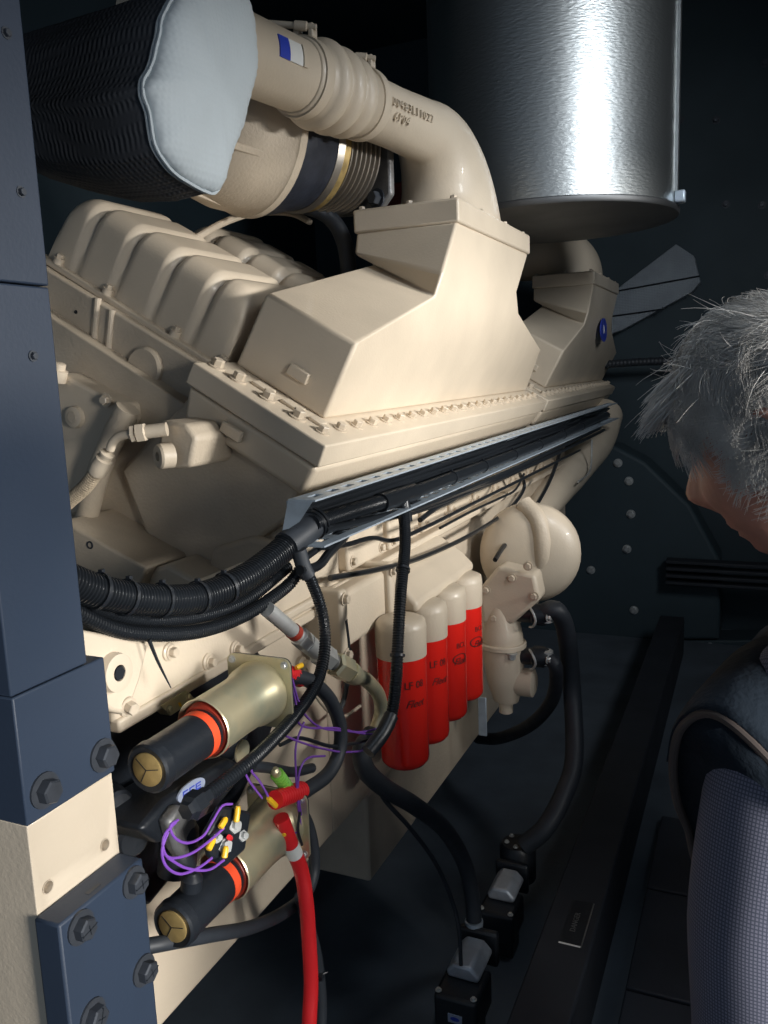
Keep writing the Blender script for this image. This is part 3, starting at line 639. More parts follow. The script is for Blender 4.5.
# ------------------------------------------------------------------ oil filters and their head
t = thing('filter_head', 'beige cast filter head carrying the four red filters, right of the bolted valve box', 'filter head', (-.72, 1.75, -.47))
b = NB(); pr = [(-.79, -.41), (-.74, -.425), (-.68, -.465), (-.65, -.495), (-.655, -.515), (-.79, -.52)]
prism(b, [V((x, 1.61, z)) for x, z in pr], (0, .40, 0)); obj('header_casting', b, M['beige'], t, bevel=.012, seg=4)
t = thing('side_valve_box', 'beige bolted box with two flanges, left of the red filters', 'valve housing', (-.74, 1.47, -.45))
b = box(NB(), -.80, -.712, 1.36, 1.59, -.53, -.415); obj('box_body', b, M['beige'], t, bevel=.012, seg=4)
for y in (1.345, 1.575):
    b = box(NB(), -.80, -.698, y, y+.03, -.545, -.40); fl = obj('end_flange', b, M['beige'], t, bevel=.008, seg=3)
    for z in (-.418, -.528): b = NB(); bolt(b, V((-.698, y+.014, z)), (1, 0, 0), .009); obj('bolt', b, M['beige_bolt'], fl)
fl_lab = ['nearest and largest red oil filter with tan cap, partly behind the long hanging conduit', 'second red oil filter counting away from the camera, with tan cap', 'third red oil filter counting away from the camera, with tan cap', 'farthest red oil filter with tan cap, next to the round pump casting']
for i in range(4):
    cx, cy = -.665, 1.545+.131*i; r = .052
    t = thing('oil_filter', fl_lab[i], 'oil filter', (cx, cy, -.83), 'red oil filters in a row')
    b = NB(); lathe(b, (cx, cy, -.828), (0, 0, 1), [(0, .038), (.002, .044), (.010, .0505), (.018, r), (.243, r)], 40); obj('filter_can', b, M['red'], t, angle=60)
    b = NB(); lathe(b, (cx, cy, -.585), (0, 0, 1), [(0, r+.0015), (.060, r+.0025), (.075, r), (.081, r-.012), (.083, .01)], 40); obj('filter_cap', b, M['beige'], t, angle=60)
    def wrapt(s, ang, z, size, shear=0, up=(0, 0, 1)):
        a = math.radians(ang); o_ = V((cx+r*math.cos(a), cy+r*math.sin(a), z)); ux = V((-math.sin(a), math.cos(a), 0)); 
        bb = NB(); text_mesh(bb, s, o_, ux, (0, 0, 1), size, .0003, wrap=(V((cx, cy, 0)), (0, 0, 1), r), shear=shear); return bb
    if i in (0, 1): obj('printed_number', wrapt('LF 08', -38+6*i, -.638, .022), M['ink'], t)
    else: obj('printed_number', wrapt('BCL', -20 if i == 2 else -15, -.640, .018), M['ink'], t)
    obj('printed_script', wrapt('Fleet', -38+8*i, -.678, .023, .5), M['ink'], t)
    if i >= 2:
        a = math.radians(-25); o_ = V((cx+r*math.cos(a), cy+r*math.sin(a), -.672)); u = V((-math.sin(a), math.cos(a), 0)); w = V((0, 0, 1)); nrm = V((math.cos(a), math.sin(a), 0))
        b = NB(); b2 = []
        loft(b, [[o_+nrm*.0008+u*math.cos(k/20*2*PI)*q*.022-nrm*(u*math.cos(k/20*2*PI)*q*.022).length**2/(2*r)+w*math.sin(k/20*2*PI)*q*.013 for k in range(20)] for q in (1, .85)], cap=False); obj('printed_oval', b, M['ink'], t)

# ------------------------------------------------------------------ pump and big pipe at the far end
t = thing('water_pump', 'beige cast pump with round volute and lower drum, just right of the red filters', 'pump', (-.66, 2.3, -.75))
PY = 2.35
c = at(520, 556, Y=PY); 
b = NB(); lathe(b, c+V((0, .12, 0)), (.25, -1, 0), [(0, .10), (.02, .135), (.05, .15), (.09, .148), (.11, .13), (.125, .10), (.13, .06)], 40); vo = obj('volute', b, M['beige'], t, angle=60)
b = NB(); tube(b, [c+V((0.02, .05, -.10)), c+V((.06, .02, 0)), c+V((.05, .02, .10)), c+V((0, .04, .15))], .028, 16); obj('volute_rim', b, M['beige_d'], vo)
b = NB(); q = [(478, 590), (498, 566), (535, 575), (540, 600), (512, 625), (482, 625)]
prism(b, [at(x, y, Y=2.16) for x, y in q], (0, .08, 0)); pa = obj('adapter_plate', b, M['beige'], t, bevel=.012, seg=4)
for px, py in ((486, 590), (512, 578), (528, 566), (534, 596), (494, 618)): b = NB(); bolt(b, at(px, py, Y=2.16), (0, -1, 0), .009); obj('bolt', b, M['beige_bolt'], pa)
c1, c2, c3 = at(500, 600, Y=2.2), at(503, 645, Y=2.2), at(506, 690, Y=2.2)
b = NB(); tube(b, [c1+V((0, 0, .03)), c1, c2, c3, c3+V((0, 0, -.03))], [.030, .046, .058, .058, .052, .035], 24); obj('pump_drum', b, M['beige'], t, angle=60)
b = NB(); lathe(b, c2+V((0, 0, -.004)), (0, 0, 1), [(0, .05), (0, .066), (.016, .066), (.016, .05)], 24); dr = obj('split_flange', b, M['beige'], t, bevel=.003)
b = NB(); bolt(b, c2+V((.04, -.05, -.004)), (0, 0, -1), .010, hh=.016); obj('bolt', b, M['steel'], dr)
b = NB(); lathe(b, c3+V((.045, 0, .03)), (1, 0, 0), [(-.03, .035), (.0, .04), (.035, .04), (.04, .03)], 20); obj('side_port', b, M['beige'], t)
b = NB(); lathe(b, at(506, 705, Y=2.2)+V((0, 0, .01)), (0, 0, -1), [(0, .02), (.03, .02), (.034, .014)], 16); obj('drain_plug', b, M['beige'], t)
t = thing('coolant_pipe', 'fat beige coolant pipe sloping down from under the rail end to the pump', 'pipe', at(550, 500, X=-.74))
b = NB(); tube(b, [at(604, 415, X=-.76), at(596, 440, X=-.76), at(578, 464, X=-.755), at(552, 494, X=-.75), at(526, 530, X=-.745), at(505, 566, X=-.75)], [.10, .095, .085, .08, .07, .055, .05], 24); obj('pipe_body', b, M['beige'], t, angle=60)
b = NB(); tube(b, [at(592, 440, X=-.66), at(590, 470, X=-.655), at(578, 482, X=-.655)], .004, 6); obj('wire_clip', b, M['steel'], t)
b = NB(); tube(b, [at(562, 446, X=-.68), at(550, 480, X=-.665), at(530, 515, X=-.66), at(505, 545, X=-.66), at(495, 560, X=-.66)], .007, 8); tag(obj('cable', b, M['plastic']), 'black cable lying along the fat sloping coolant pipe', 'cable')
b = NB(); q = [(545, 525), (565, 522), (568, 540), (562, 558), (546, 552)]
prism(b, [at(x, y, Y=2.7) for x, y in q], (0, .08, 0)); tag(obj('cast_bracket', b, M['beige_d'], bevel=.01), 'small beige cast bracket between the pump volute and the dark shroud', 'bracket')
b = NB(); p = at(484, 695, Y=2.12); box(b, p.x-.012, p.x+.012, 2.10, 2.106, at(484, 733, Y=2.12).z, p.z); bk = obj('flat_strap', b, M['galv'], bevel=.002); tag(bk, 'flat grey steel strap hanging below the pump drum', 'strap')
# two coupled hoses
labs = ['upper black hose coupling with bright ring clamp right of the pump', 'lower black hose coupling with bright ring clamp right of the pump']
for i, (py, lb) in enumerate(((613, labs[0]), (655, labs[1]))):
    p0 = at(508, py, Y=2.2); p1 = at(546, py+2, Y=2.2)
    t = thing('hose_coupling', lb, 'hose coupling', p0)
    d = (p1-p0).normalized(); L = (p1-p0).length
    b = NB(); lathe(b, p0-d*.03, d, [(0, .022), (.03, .022), (.03, .026), (.045, .026), (.045, .018)], 16); obj('hex_adapter', b, M['castgrey'], t)
    b = NB(); lathe(b, p0+d*.01, d, [(0, .022), (L*.55, .024), (L*.6, .030), (L*.85, .030), (L, .022)], 20); obj('coupler_body', b, M['blk'], t)
    b = NB(); tube(b, [p0+d*L*.62+V((0, -.02, .025)), p0+d*L*.72+V((0, -.036, .02)), p0+d*L*.82+V((0, -.038, -.005)), p0+d*L*.74+V((0, -.034, -.024)), p0+d*L*.62+V((0, -.02, -.03))], .0035, 8); obj('spring_ring', b, M['steel'], t)
    b = NB(); lathe(b, p1+V((0, 0, .022)), (0, 0, -1), [(0, .014), (.004, .020), (.012, .020), (.012, .017), (.03, .017), (.03, .021), (.04, .021)], 16); obj('clamp', b, M['steel'], t)
    b = NB(); bolt(b, p1+V((.01, -.02, 0)), (1, -.3, 0), .008); obj('clamp_screw', b, M['steel'], t)
    if i == 0:
        b = NB(); tube(b, [p1+V((.0, 0, .01)), at(556, 610, Y=2.2), at(566, 632, Y=2.25), at(572, 690, Y=2.3), at(574, 760, Y=2.2), at(562, 798, Y=2.12), at(545, 828, Y=2.07), at(524, 846, Y=2.05)], .026, 14)
        tag(obj('coolant_hose', b, M['rubber']), 'dark hose dropping from the upper ring clamp to the far heater', 'hose')
    else:
        b = NB(); tube(b, [p1, at(556, 668, Y=2.2), at(552, 700, Y=2.3), at(530, 725, Y=2.4), at(500, 738, Y=2.5), at(478, 738, Y=2.6)], .020, 12)
        tag(obj('coolant_hose', b, M['rubber']), 'dark hose curling back from the lower ring clamp behind the strap', 'hose')

# ------------------------------------------------------------------ beige hose and port at the bank end
t = thing('braided_hose', 'beige-painted braided hose with elbow fitting at the bank end next to the column', 'hose', at(110, 450, Y=1.22))
HY = 1.22
b = NB(); tube(b, [at(40, 530, Y=HY), at(66, 504, Y=HY), at(84, 488, Y=HY), at(98, 470, Y=HY)], .0145, 16, .006, .06, .005); obj('hose_body', b, mat('braided_beige_cover', (.42, .34, .24), .6, 0, .25, 60, .7, 260), t)
p0, p1 = at(96, 473, Y=HY), at(110, 449, Y=HY); d = (p1-p0)
b = NB(); lathe(b, p0, d, [(0, .016), (.006, .0175), (.020, .0175), (.024, .0165), (.036, .0165), (.038, .012), (.044, .012), (.046, .014), (.050, .014), (.052, .010)], 18); obj('ferrule', b, M['beige'], t)
b = NB(); tube(b, [at(110, 450, Y=HY), at(113, 442, Y=HY), at(120, 436, Y=HY), at(132, 434, Y=HY)], .0085, 14, .004); obj('elbow_tube', b, M['beige'], t)
p0, p1 = at(130, 434, Y=HY), at(168, 429, Y=1.25); d = (p1-p0); Ld = d.length
b = NB(); lathe(b, p0, d, [(0, .012), (.003, .0165), (.010, .0165)], 6); lathe(b, p0+d.normalized()*.011, d, [(0, .012), (.002, .018), (.017, .018), (.020, .013)], 6); obj('hex_nut', b, M['beige'], t)
b = NB(); lathe(b, p0+d.normalized()*.028, d, [(0, .013), (Ld-.03, .013)], 16); obj('stem', b, M['beige'], t)
t = thing('port_block', 'beige port block with round plug where the braided hose ends', 'fitting', at(182, 445, Y=1.28))
b = NB(); q = [(160, 420), (186, 424), (196, 438), (190, 468), (166, 470), (158, 450)]
prism(b, [at(x, y, Y=1.27) for x, y in q], (0, .14, 0)); obj('block_body', b, M['beige_d'], t, bevel=.008, seg=3)
b = NB(); c = at(159, 456, Y=1.255); lathe(b, c+V((.02, .012, .0)), (-.55, -1, -.0), [(0, .024), (.024, .024), (.028, .021), (.028, .009), (.018, .009), (.018, .0001)], 26, cap=False); obj('round_plug', b, M['beige'], t)

# ------------------------------------------------------------------ starter motors
t = thing('starter_mounting_plate', 'black starter mounting plate under the beige housing edge, behind both starters', 'mounting plate', (-.79, 1, -.6))
b = NB(); q = [(100, 640), (250, 640), (268, 664), (282, 700), (268, 742), (240, 800), (180, 868), (150, 905), (105, 900)]
prism(b, [at(x, y, X=-.772) for x, y in q], (-.02, 0, 0)); pp = obj('plate', b, M['blk'], t, bevel=.004)
b = NB(); p = at(215, 740, X=-.76); tube(b, [p+V((0, -.12, .02)), p+V((0, 0, -.02)), p+V((0, .08, .02))], .028, 16); obj('cast_ridge', b, M['blk'], t)
for (px, py, r) in ((126, 835, .024), (112, 800, .02), (140, 812, .012)): b = NB(); lathe(b, at(px, py, X=-.76), (1, -.4, 0), [(-.03, r*1.1), (.02, r), (.024, r*.8)], 20); obj('casting_boss', b, M['blk'], t)
b = NB(); q = [(165, 800), (230, 758), (250, 770), (215, 812), (160, 845), (140, 830)]
prism(b, [at(x, y, X=-.6826) for x, y in q], (-.08, 0, 0)); lw_ = obj('lower_web', b, M['blk'], t, bevel=.008, seg=3)
# plates on it
t = thing('data_plate', 'small yellow-zinc plate with two screws above the upper starter', 'plate', at(182, 705, X=-.75))
b = NB(); q = [(161, 706), (186, 690), (196, 699), (171, 716)]
prism(b, [at(x, y, X=-.75) for x, y in q], (-.02, 0, 0)); obj('plate_body', b, M['gold'], t, bevel=.001)
for px, py in ((169, 709), (188, 697)): b = NB(); bolt(b, at(px, py, X=-.7495), (1, 0, 0), .0042); obj('screw', b, M['gold'], t)
b = NB(); q = [(178, 703), (180, 702), (182, 706), (180, 707)]; prism(b, [at(x, y, X=-.7494) for x, y in q], (.0004, 0, 0)); obj('yellow_mark', b, M['yellow'], t)
t = thing('maker_badge', 'oval pale badge with blue letters on the black casting between the starters', 'badge', at(192, 790, X=-.68))
c = at(192, 790, X=-.68); u = (at(209, 779, X=-.68)-c).normalized(); w = V((1, 0, 0)).cross(u).normalized()*1
if w.z < 0: w = -w
b = NB(); loft(b, [ring(c+V((dx, 0, 0)), (1, 0, 0), 1, 32, u, w, .030, .0125) for dx in (-.0025, 0)]); obj('badge_plate', b, M['badge'], t)
b = NB()
def rect(bm, x0, x1, y0, y1, bend=0): prism(bm, [c+u*x0+w*y0+V((.0001, 0, 0)), c+u*x1+w*y0+V((.0001, 0, 0)), c+u*x1+w*y1+V((.0001, 0, 0)), c+u*x0+w*y1+V((.0001, 0, 0))], (.0003, 0, 0))
for k in range(3):
    x = -.020+k*.0140
    rect(b, x, x+.0115, .0033, .0053); rect(b, x, x+.0115, -.0045, -.0025); rect(b, x, x+.0026, -.0025, .0033)
    if k != 1: rect(b, x+.0035, x+.0115, -.0004, .0012)
rect(b, -.004, .004, -.0095, -.0075); obj('badge_letters', b, M['blue'], t)
c = at(258, 683, X=-.757)
t = thing('round_sticker', 'faint grey-blue sticker on the black plate beside the loose tie tail', 'sticker', at(176, 684, X=-.77))
b = NB(); cc = at(177, 683, X=-.7719); loft(b, [ring(cc+V((dx, 0, 0)), (1, 0, 0), 1, 24, u, w, .022, .006) for dx in (-.001, .0006)]); obj('sticker_face', b, mat('faint_sticker', (.09, .11, .15), .5), t)

def starter(label, a0, yb, ys, yf, zz, low):
    X0 = -.66; ax = V((0, 1, 0)); t = thing('starter_motor', label, 'starter motor', (X0, (yb+yf)/2, zz)); P = lambda y: V((X0, y, zz))
    b = NB(); lathe(b, P(yb), ax, [(.004, .014), (0, .0285), (.003, .0315), (.014, .0325), (.016, .0305), (ys-yb-.01, .031), (ys-yb+.02, .031)], 36); m_ = obj('motor_body', b, M['blk'], t)
    b = NB(); lathe(b, P(yb-.0012), ax, [(0, .0195), (.001, .0215), (.004, .0215)], 30); cap_ = obj('brass_end_cap', b, M['brass'], t)
    b = NB()
    for ang in (.2, 2.4, 4.2):
        d = V((math.cos(ang), 0, math.sin(ang))); e = V((-d.z, 0, d.x))*.0005; prism(b, [P(yb-.0015)-e, P(yb-.0015)+d*.019-e, P(yb-.0015)+d*.019+e, P(yb-.0015)+e], (0, -.0004, 0))
    obj('cap_crease', b, M['blk'], cap_)
    b = NB(); lathe(b, P(ys-.022), ax, [(0, .0312), (0, .0318), (.014, .0318), (.014, .0312)], 36, cap=False); obj('orange_band', b, M['orange'], t)
    b = NB(); lathe(b, P(ys-.004), ax, [(.004, .024), (.002, .0345), (.010, .039), (.016, .030)], 36); obj('red_seal', b, M['redox'], t)
    so = V((X0, 0, zz+.004)); S_ = lambda y: V((so.x, y, so.z))
    b = NB(); lathe(b, S_(ys+.002), ax, [(.010, .036), (-.004, .0395), (-.006, .0405), (-.004, .0418), (.001, .0408), (.006, .0405), (.07, .0405), (yf-ys-.045, .0415), (yf-ys-.030, .046), (yf-ys-.010, .0475), (yf-ys-.004, .047)], 44); obj('solenoid_can', b, M['gold'], t)
    b = NB(); h = .054; cs = []
    for k in range(4):
        for j in range(6):
            a = k*PI/2+j/5*PI/2; sx = (1, -1, -1, 1)[k]; sz = (1, 1, -1, -1)[k]; cs.append(V((so.x+sx*(h-.012)+.012*math.cos(a), yf-.004, so.z+sz*(h-.012)+.012*math.sin(a))))
    prism(b, cs, (0, .004, 0)); fl = obj('square_flange', b, M['gold'], t)
    b = NB(); prism(b, [p+V((0, .0045, 0)) for p in cs], (0, .002, 0)); obj('gasket', b, M['blk'], t)
    for sx in (1, -1):
        for sz in (1, -1): b = NB(); bolt(b, V((so.x+sx*(h-.009), yf-.004, so.z+sz*(h-.009))), (0, -1, 0), .0042, hh=.004); obj('bolt', b, M['steel'], fl)
    return t
stU = starter('upper starter motor with black body, orange band and gold flanged solenoid', 0, .741, .858, 1.0, -.463, 0)
stL = starter('lower starter motor with gold solenoid covered in purple wires and yellow terminals', 0, .761, .880, 1.026, -.687, 1)
# gold lug under upper solenoid
c = at(243, 752, X=-.655); b = NB(); loft(b, [ring(c+V((dx, 0, 0)), (1, 0, 0), .017, 24) for dx in (-.003, 0)]); e = obj('hanging_lug', b, M['gold'], stU); 
# terminals on lower solenoid (towards the viewer and up)
XS = -.606
for px, py, rr in ((232, 826, .006), (222, 846, .0065), (240, 836, .0045), (214, 838, .004)):
    c = at(px, py, X=XS-.008); b = NB(); lathe(b, c, (.9, -.25, .35), [(-.02, rr), (.004, rr), (.004, rr*1.7), (.008, rr*1.7), (.008, rr), (.014, rr)], 6); obj('terminal_stud', b, M['steel'], stL)
b = NB(); q = [(208, 835), (224, 806), (252, 812), (246, 850), (226, 868), (212, 858)]
prism(b, [at(x, y, X=XS-.004) for x, y in q], (-.012, 0, 0)); obj('terminal_block', b, M['blk'], stL, bevel=.004)
for a_, b_ in (((236, 822), (238, 806)), ((220, 828), (226, 818)), ((208, 850), (214, 838)), ((224, 858), (226, 846)), ((276, 806), (268, 798)), ((283, 835), (290, 826)), ((302, 665), (296, 668))):
    XX = XS+.004 if a_[0] < 250 else -.62
    p, q = at(*a_, X=XX), at(*b_, X=XX); d = q-p
    b = NB(); lathe(b, p, d, [(0, .0030), (.001, .0042), (d.length*.8, .0042), (d.length, .0028)], 10); tag(obj('crimp_terminal', b, M['yellow']), {236: 'yellow crimp terminal standing highest on the lower solenoid', 220: 'yellow crimp terminal just left of the highest one on the lower solenoid', 208: 'leftmost yellow crimp terminal on the lower solenoid', 224: 'lowest yellow crimp terminal on the lower solenoid', 276: 'yellow crimp terminal behind the lower solenoid flange, near the green spiral', 283: 'yellow crimp terminal at the top of the red cable', 302: 'yellow crimp terminal at the upper solenoid by the red sleeve'}[a_[0]], 'terminal', 'yellow crimp terminals')
c = at(230, 838, X=XS+.004); b = NB(); lathe(b, c, (.3, -.6, .5), [(-.004, .0035), (.008, .0035)], 10); obj('red_terminal_boot', b, M['redb'], stL)
# relay body left of lower solenoid
t = thing('solenoid_relay', 'black relay with grey bracket tucked behind the purple wire loops', 'relay', at(185, 830, X=-.70))
b = NB(); lathe(b, at(178, 850, X=-.69), (.1, .1, 1), [(-.03, .026), (.03, .026), (.04, .02)], 24); obj('relay_can', b, M['blk'], t)
b = NB(); q = [(168, 822), (180, 806), (196, 808), (200, 850), (184, 862), (176, 850)]
prism(b, [at(x, y, X=-.665) for x, y in q], (-.02, 0, 0)); obj('grey_bracket', b, M['castgrey'], t, bevel=.006)
b = NB(); lathe(b, at(192, 880, X=-.648), (.2, 0, 1), [(-.012, .014), (.004, .014), (.012, .006)], 18); obj('black_knob', b, M['blk'], t)

def wire(px, X, r, m, label, cat='wire', group=None, n=8, name='wire'):
    X = X if isinstance(X, (list, tuple)) else [X]*len(px)
    b, path = run(px, X, r, n, step=.004); o = obj(name, b, M[m]); tag(o, label, cat, group); return o, path
pw = [([(232, 804), (222, 806), (212, 822), (203, 836), (188, 843), (175, 838), (170, 826), (178, 820)], 'purple wire looping from the highest yellow terminal to behind the relay'),
      ([(224, 828), (208, 842), (190, 854), (170, 858), (163, 848), (165, 834), (176, 822)], 'purple wire making the middle loop left of the lower solenoid'),
      ([(212, 858), (198, 868), (180, 874), (166, 866), (162, 850), (168, 832)], 'purple wire making the lower loop left of the lower solenoid'),
      ([(224, 860), (208, 870), (186, 868), (168, 858)], 'short purple wire reaching the lowest yellow terminal'),
      ([(285, 671), (288, 674), (291, 684), (296, 705), (298, 722), (310, 728), (336, 728), (360, 732), (388, 726)], 'purple wire running from the upper solenoid flange towards the conduit end'),
      ([(287, 669), (292, 679), (298, 700), (306, 716), (322, 728), (345, 731), (375, 734), (384, 726)], 'purple wire just above the others between upper solenoid and conduit end'),
      ([(304, 722), (296, 745), (296, 775), (298, 805), (300, 828), (288, 836)], 'purple wire dropping straight past the red sleeve'),
      ([(286, 736), (300, 742), (320, 748), (345, 752), (370, 748), (386, 730)], 'purple wire sagging lowest towards the conduit end'),
      ([(325, 756), (308, 758), (300, 770), (298, 790), (301, 815)], 'purple wire curving down beside the battery cable'),
      ([(262, 798), (252, 785), (246, 775), (245, 768)], 'purple wire behind the lower solenoid, left one of a pair'),
      ([(268, 796), (260, 782), (252, 772), (250, 766)], 'purple wire behind the lower solenoid, right one of a pair')]
for pts, lb in pw: wire(pts, -.60 if pts[0][0] < 233 else -.615, .0017, 'purple', lb, group='purple control wires')
wire([(280, 745), (300, 738), (330, 746), (350, 744), (376, 738)], -.62, .003, 'blk', 'thin black cable braided among the purple wires', 'cable', name='cable')
wire([(302, 845), (298, 830), (300, 812)], -.612, .0022, 'blk', 'short black lead at the top of the red cable', 'wire')
# battery cables
wire([(276, 670), (292, 676), (312, 682), (330, 700), (340, 726), (339, 752), (328, 774), (308, 789), (296, 796)], [-.64, -.635, -.63, -.625, -.62, -.62, -.62, -.622, -.625], .0118, 'rubber', 'thick black battery cable looping from upper solenoid to the lower red sleeve', 'battery cable', n=14, name='battery_cable')
wire([(252, 766), (270, 768), (292, 772), (312, 768)], -.64, .008, 'rubber', 'short black cable behind the wires linking the two starters', 'battery cable', n=12, name='battery_cable')
def sleeve(a_, b_, X, r, lb):
    p, q = at(*a_, X=X), at(*b_, X=X); b = NB(); tube(b, [p, p.lerp(q, .5), q], r, 14, .003, .05, .007); tag(obj('red_sleeve', b, M['redb']), lb, 'cable sleeve')
sleeve((279, 669), (300, 679), -.636, .0132, 'red heat-shrink sleeve on the cable at the upper solenoid flange')
sleeve((275, 800), (302, 790), -.623, .0140, 'red heat-shrink sleeve on the cable between the starters')
b = NB(); p = at(277, 774, X=-.63); q = at(292, 794, X=-.63); tube(b, [p, p.lerp(q, .5), q], .0105, 14, .003, .38, .008); tag(obj('green_spiral_wrap', b, M['green']), 'bright green spiral wrap above the lower red sleeve', 'cable wrap')
b = NB(); lathe(b, p, p-q, [(0, .007), (.01, .007), (.014, .004)], 12); tag(obj('cable_lug', b, M['gold']), 'small metal cable lug topping the green spiral wrap', 'cable lug')
_, path = wire([(281, 818), (291, 845), (301, 870), (306, 900), (309, 940), (311, 985), (309, 1040), (312, 1120)], [-.625, -.62, -.615, -.61, -.61, -.61, -.61, -.62], .0118, 'redb', 'long red battery cable hanging from the lower solenoid out of the frame bottom', 'battery cable', n=16, name='battery_cable')
b = NB(); i = int(len(path)*.12); p, d = path[i], (path[i+2]-path[i-2]); lathe(b, p-d.normalized()*.011, d, [(0, .0119), (0, .0123), (.022, .0123), (.022, .0119)], 16, cap=False)
for v_ in list(b.verts): pass
tag(obj('cable_marker', b, M['white']), 'white marker sleeve near the top of the red battery cable', 'label')
wire([(286, 806), (303, 815), (312, 840), (314, 870), (305, 895), (280, 915), (248, 928), (210, 935), (170, 942), (138, 948)], [-.66, -.655, -.65, -.65, -.65, -.655, -.66, -.665, -.67, -.69], .0100, 'rubber', 'black cable curving under the lower starter towards the steel bracket', 'cable', n=14, name='battery_cable')
wire([(300, 896), (310, 930), (317, 960), (321, 1000), (321, 1040), (322, 1120)], -.635, .0098, 'rubber', 'black cable hanging tied beside the long red cable', 'cable', n=14, name='battery_cable')
c = at(313, 971, X=-.622); b = NB(); tube(b, [c+V((-.016, .0, -.002)), c+V((.006, -.014, 0)), c+V((.024, .004, .002))], .0018, 8); box(b, c.x+.014, c.x+.022, c.y-.012, c.y-.004, c.z-.004, c.z+.004); tag(obj('cable_tie', b, M['blk']), 'black tie strapping the red cable to its black neighbour', 'cable tie')

# ------------------------------------------------------------------ oil pipe fittings between starters and filters
t = thing('oil_pipe_fittings', 'chain of steel fittings ending in a bent gold tube, left of the red filters', 'pipe fitting', at(330, 660, X=-.69))
pt = [(280, 620), (300, 637), (318, 652), (336, 664), (350, 672), (358, 678)]
P_ = [at(x, y, X=-.68+.006*i) for i, (x, y) in enumerate(pt)]
def seg(i, prof, m, nm, n=20):
    d = P_[i+1]-P_[i]; b = NB(); lathe(b, P_[i], d, [(s*d.length, r) for s, r in prof], n); obj(nm, b, M[m], t)
seg(0, [(-.6, .0125), (.9, .0125)], 'steel', 'steel_nipple')
seg(0, [(.62, .0128), (.62, .0138), (.8, .0138), (.8, .0128)], 'redox', 'thread_ring')
seg(0, [(.9, .012), (.92, .017), (1.35, .017), (1.4, .014)], 'steel', 'hex_fitting', 6)
seg(1, [(.35, .0165), (.55, .0165), (.9, .0155)], 'steel', 'swivel_nut')
seg(2, [(0, .014), (.05, .021), (.6, .021), (.65, .016)], 'steel', 'union_nut', 6)
seg(2, [(.65, .016), (.8, .016)], 'castgrey', 'collar')
seg(3, [(-.1, .018), (0, .023), (.8, .023), (.9, .019), (1.2, .019)], 'gold', 'gold_hex_nut', 6)
seg(4, [(-.1, .020), (.3, .020), (.9, .016)], 'gold', 'gold_collar')
b = NB(); tube(b, [at(352, 674, X=-.65), at(366, 680, X=-.645), at(378, 694, X=-.645), at(381, 712, X=-.648), at(374, 735, X=-.655)], .0135, 16, .005); obj('gold_bent_tube', b, M['gold'], t)
wire([(372, 734), (362, 750), (366, 770), (385, 788), (415, 806), (445, 830), (464, 862), (472, 895), (474, 920)], [-.655, -.655, -.65, -.64, -.62, -.60, -.585, -.575, -.57], .0185, 'rubber', 'thick black coolant hose sweeping down to the nearest heater', 'hose', n=18, name='coolant_hose')
wire([(372, 775), (385, 800), (410, 828), (435, 862), (452, 900), (459, 930), (461, 965)], [-.66, -.645, -.62, -.60, -.575, -.56, -.555], .0048, 'rubber', 'thin black cable running beside the thick hose to the nearest heater', 'cable', name='cable')
wire([(306, 676), (312, 690), (322, 704), (330, 712), (345, 716), (360, 706)], -.71, .0035, 'beige_d', 'thin beige tube curled behind the fitting chain', 'pipe', name='thin_tube')
wire([(345, 620), (348, 650), (346, 690), (338, 716)], -.70, .005, 'blk', 'thin black lead dropping behind the bent gold tube', 'cable', name='cable')
# bosses on the block side
for px, py, r, lb in ((288, 612, .011, 'beige round boss plug left of the valve box, above the steel nipple'), (308, 620, .010, 'beige round boss plug between the steel nipple and the branch conduit'), (300, 664, .010, 'beige plug on the block just right of the upper solenoid flange')):
    b = NB(); c = at(px, py, X=-.778); lathe(b, c+V((-.01, 0, 0)), (1, 0, 0), [(0, r*1.5), (.016, r*1.5), (.020, r), (.030, r), (.030, r*.5)], 20); tag(obj('boss_plug', b, M['beige']), lb, 'plug')

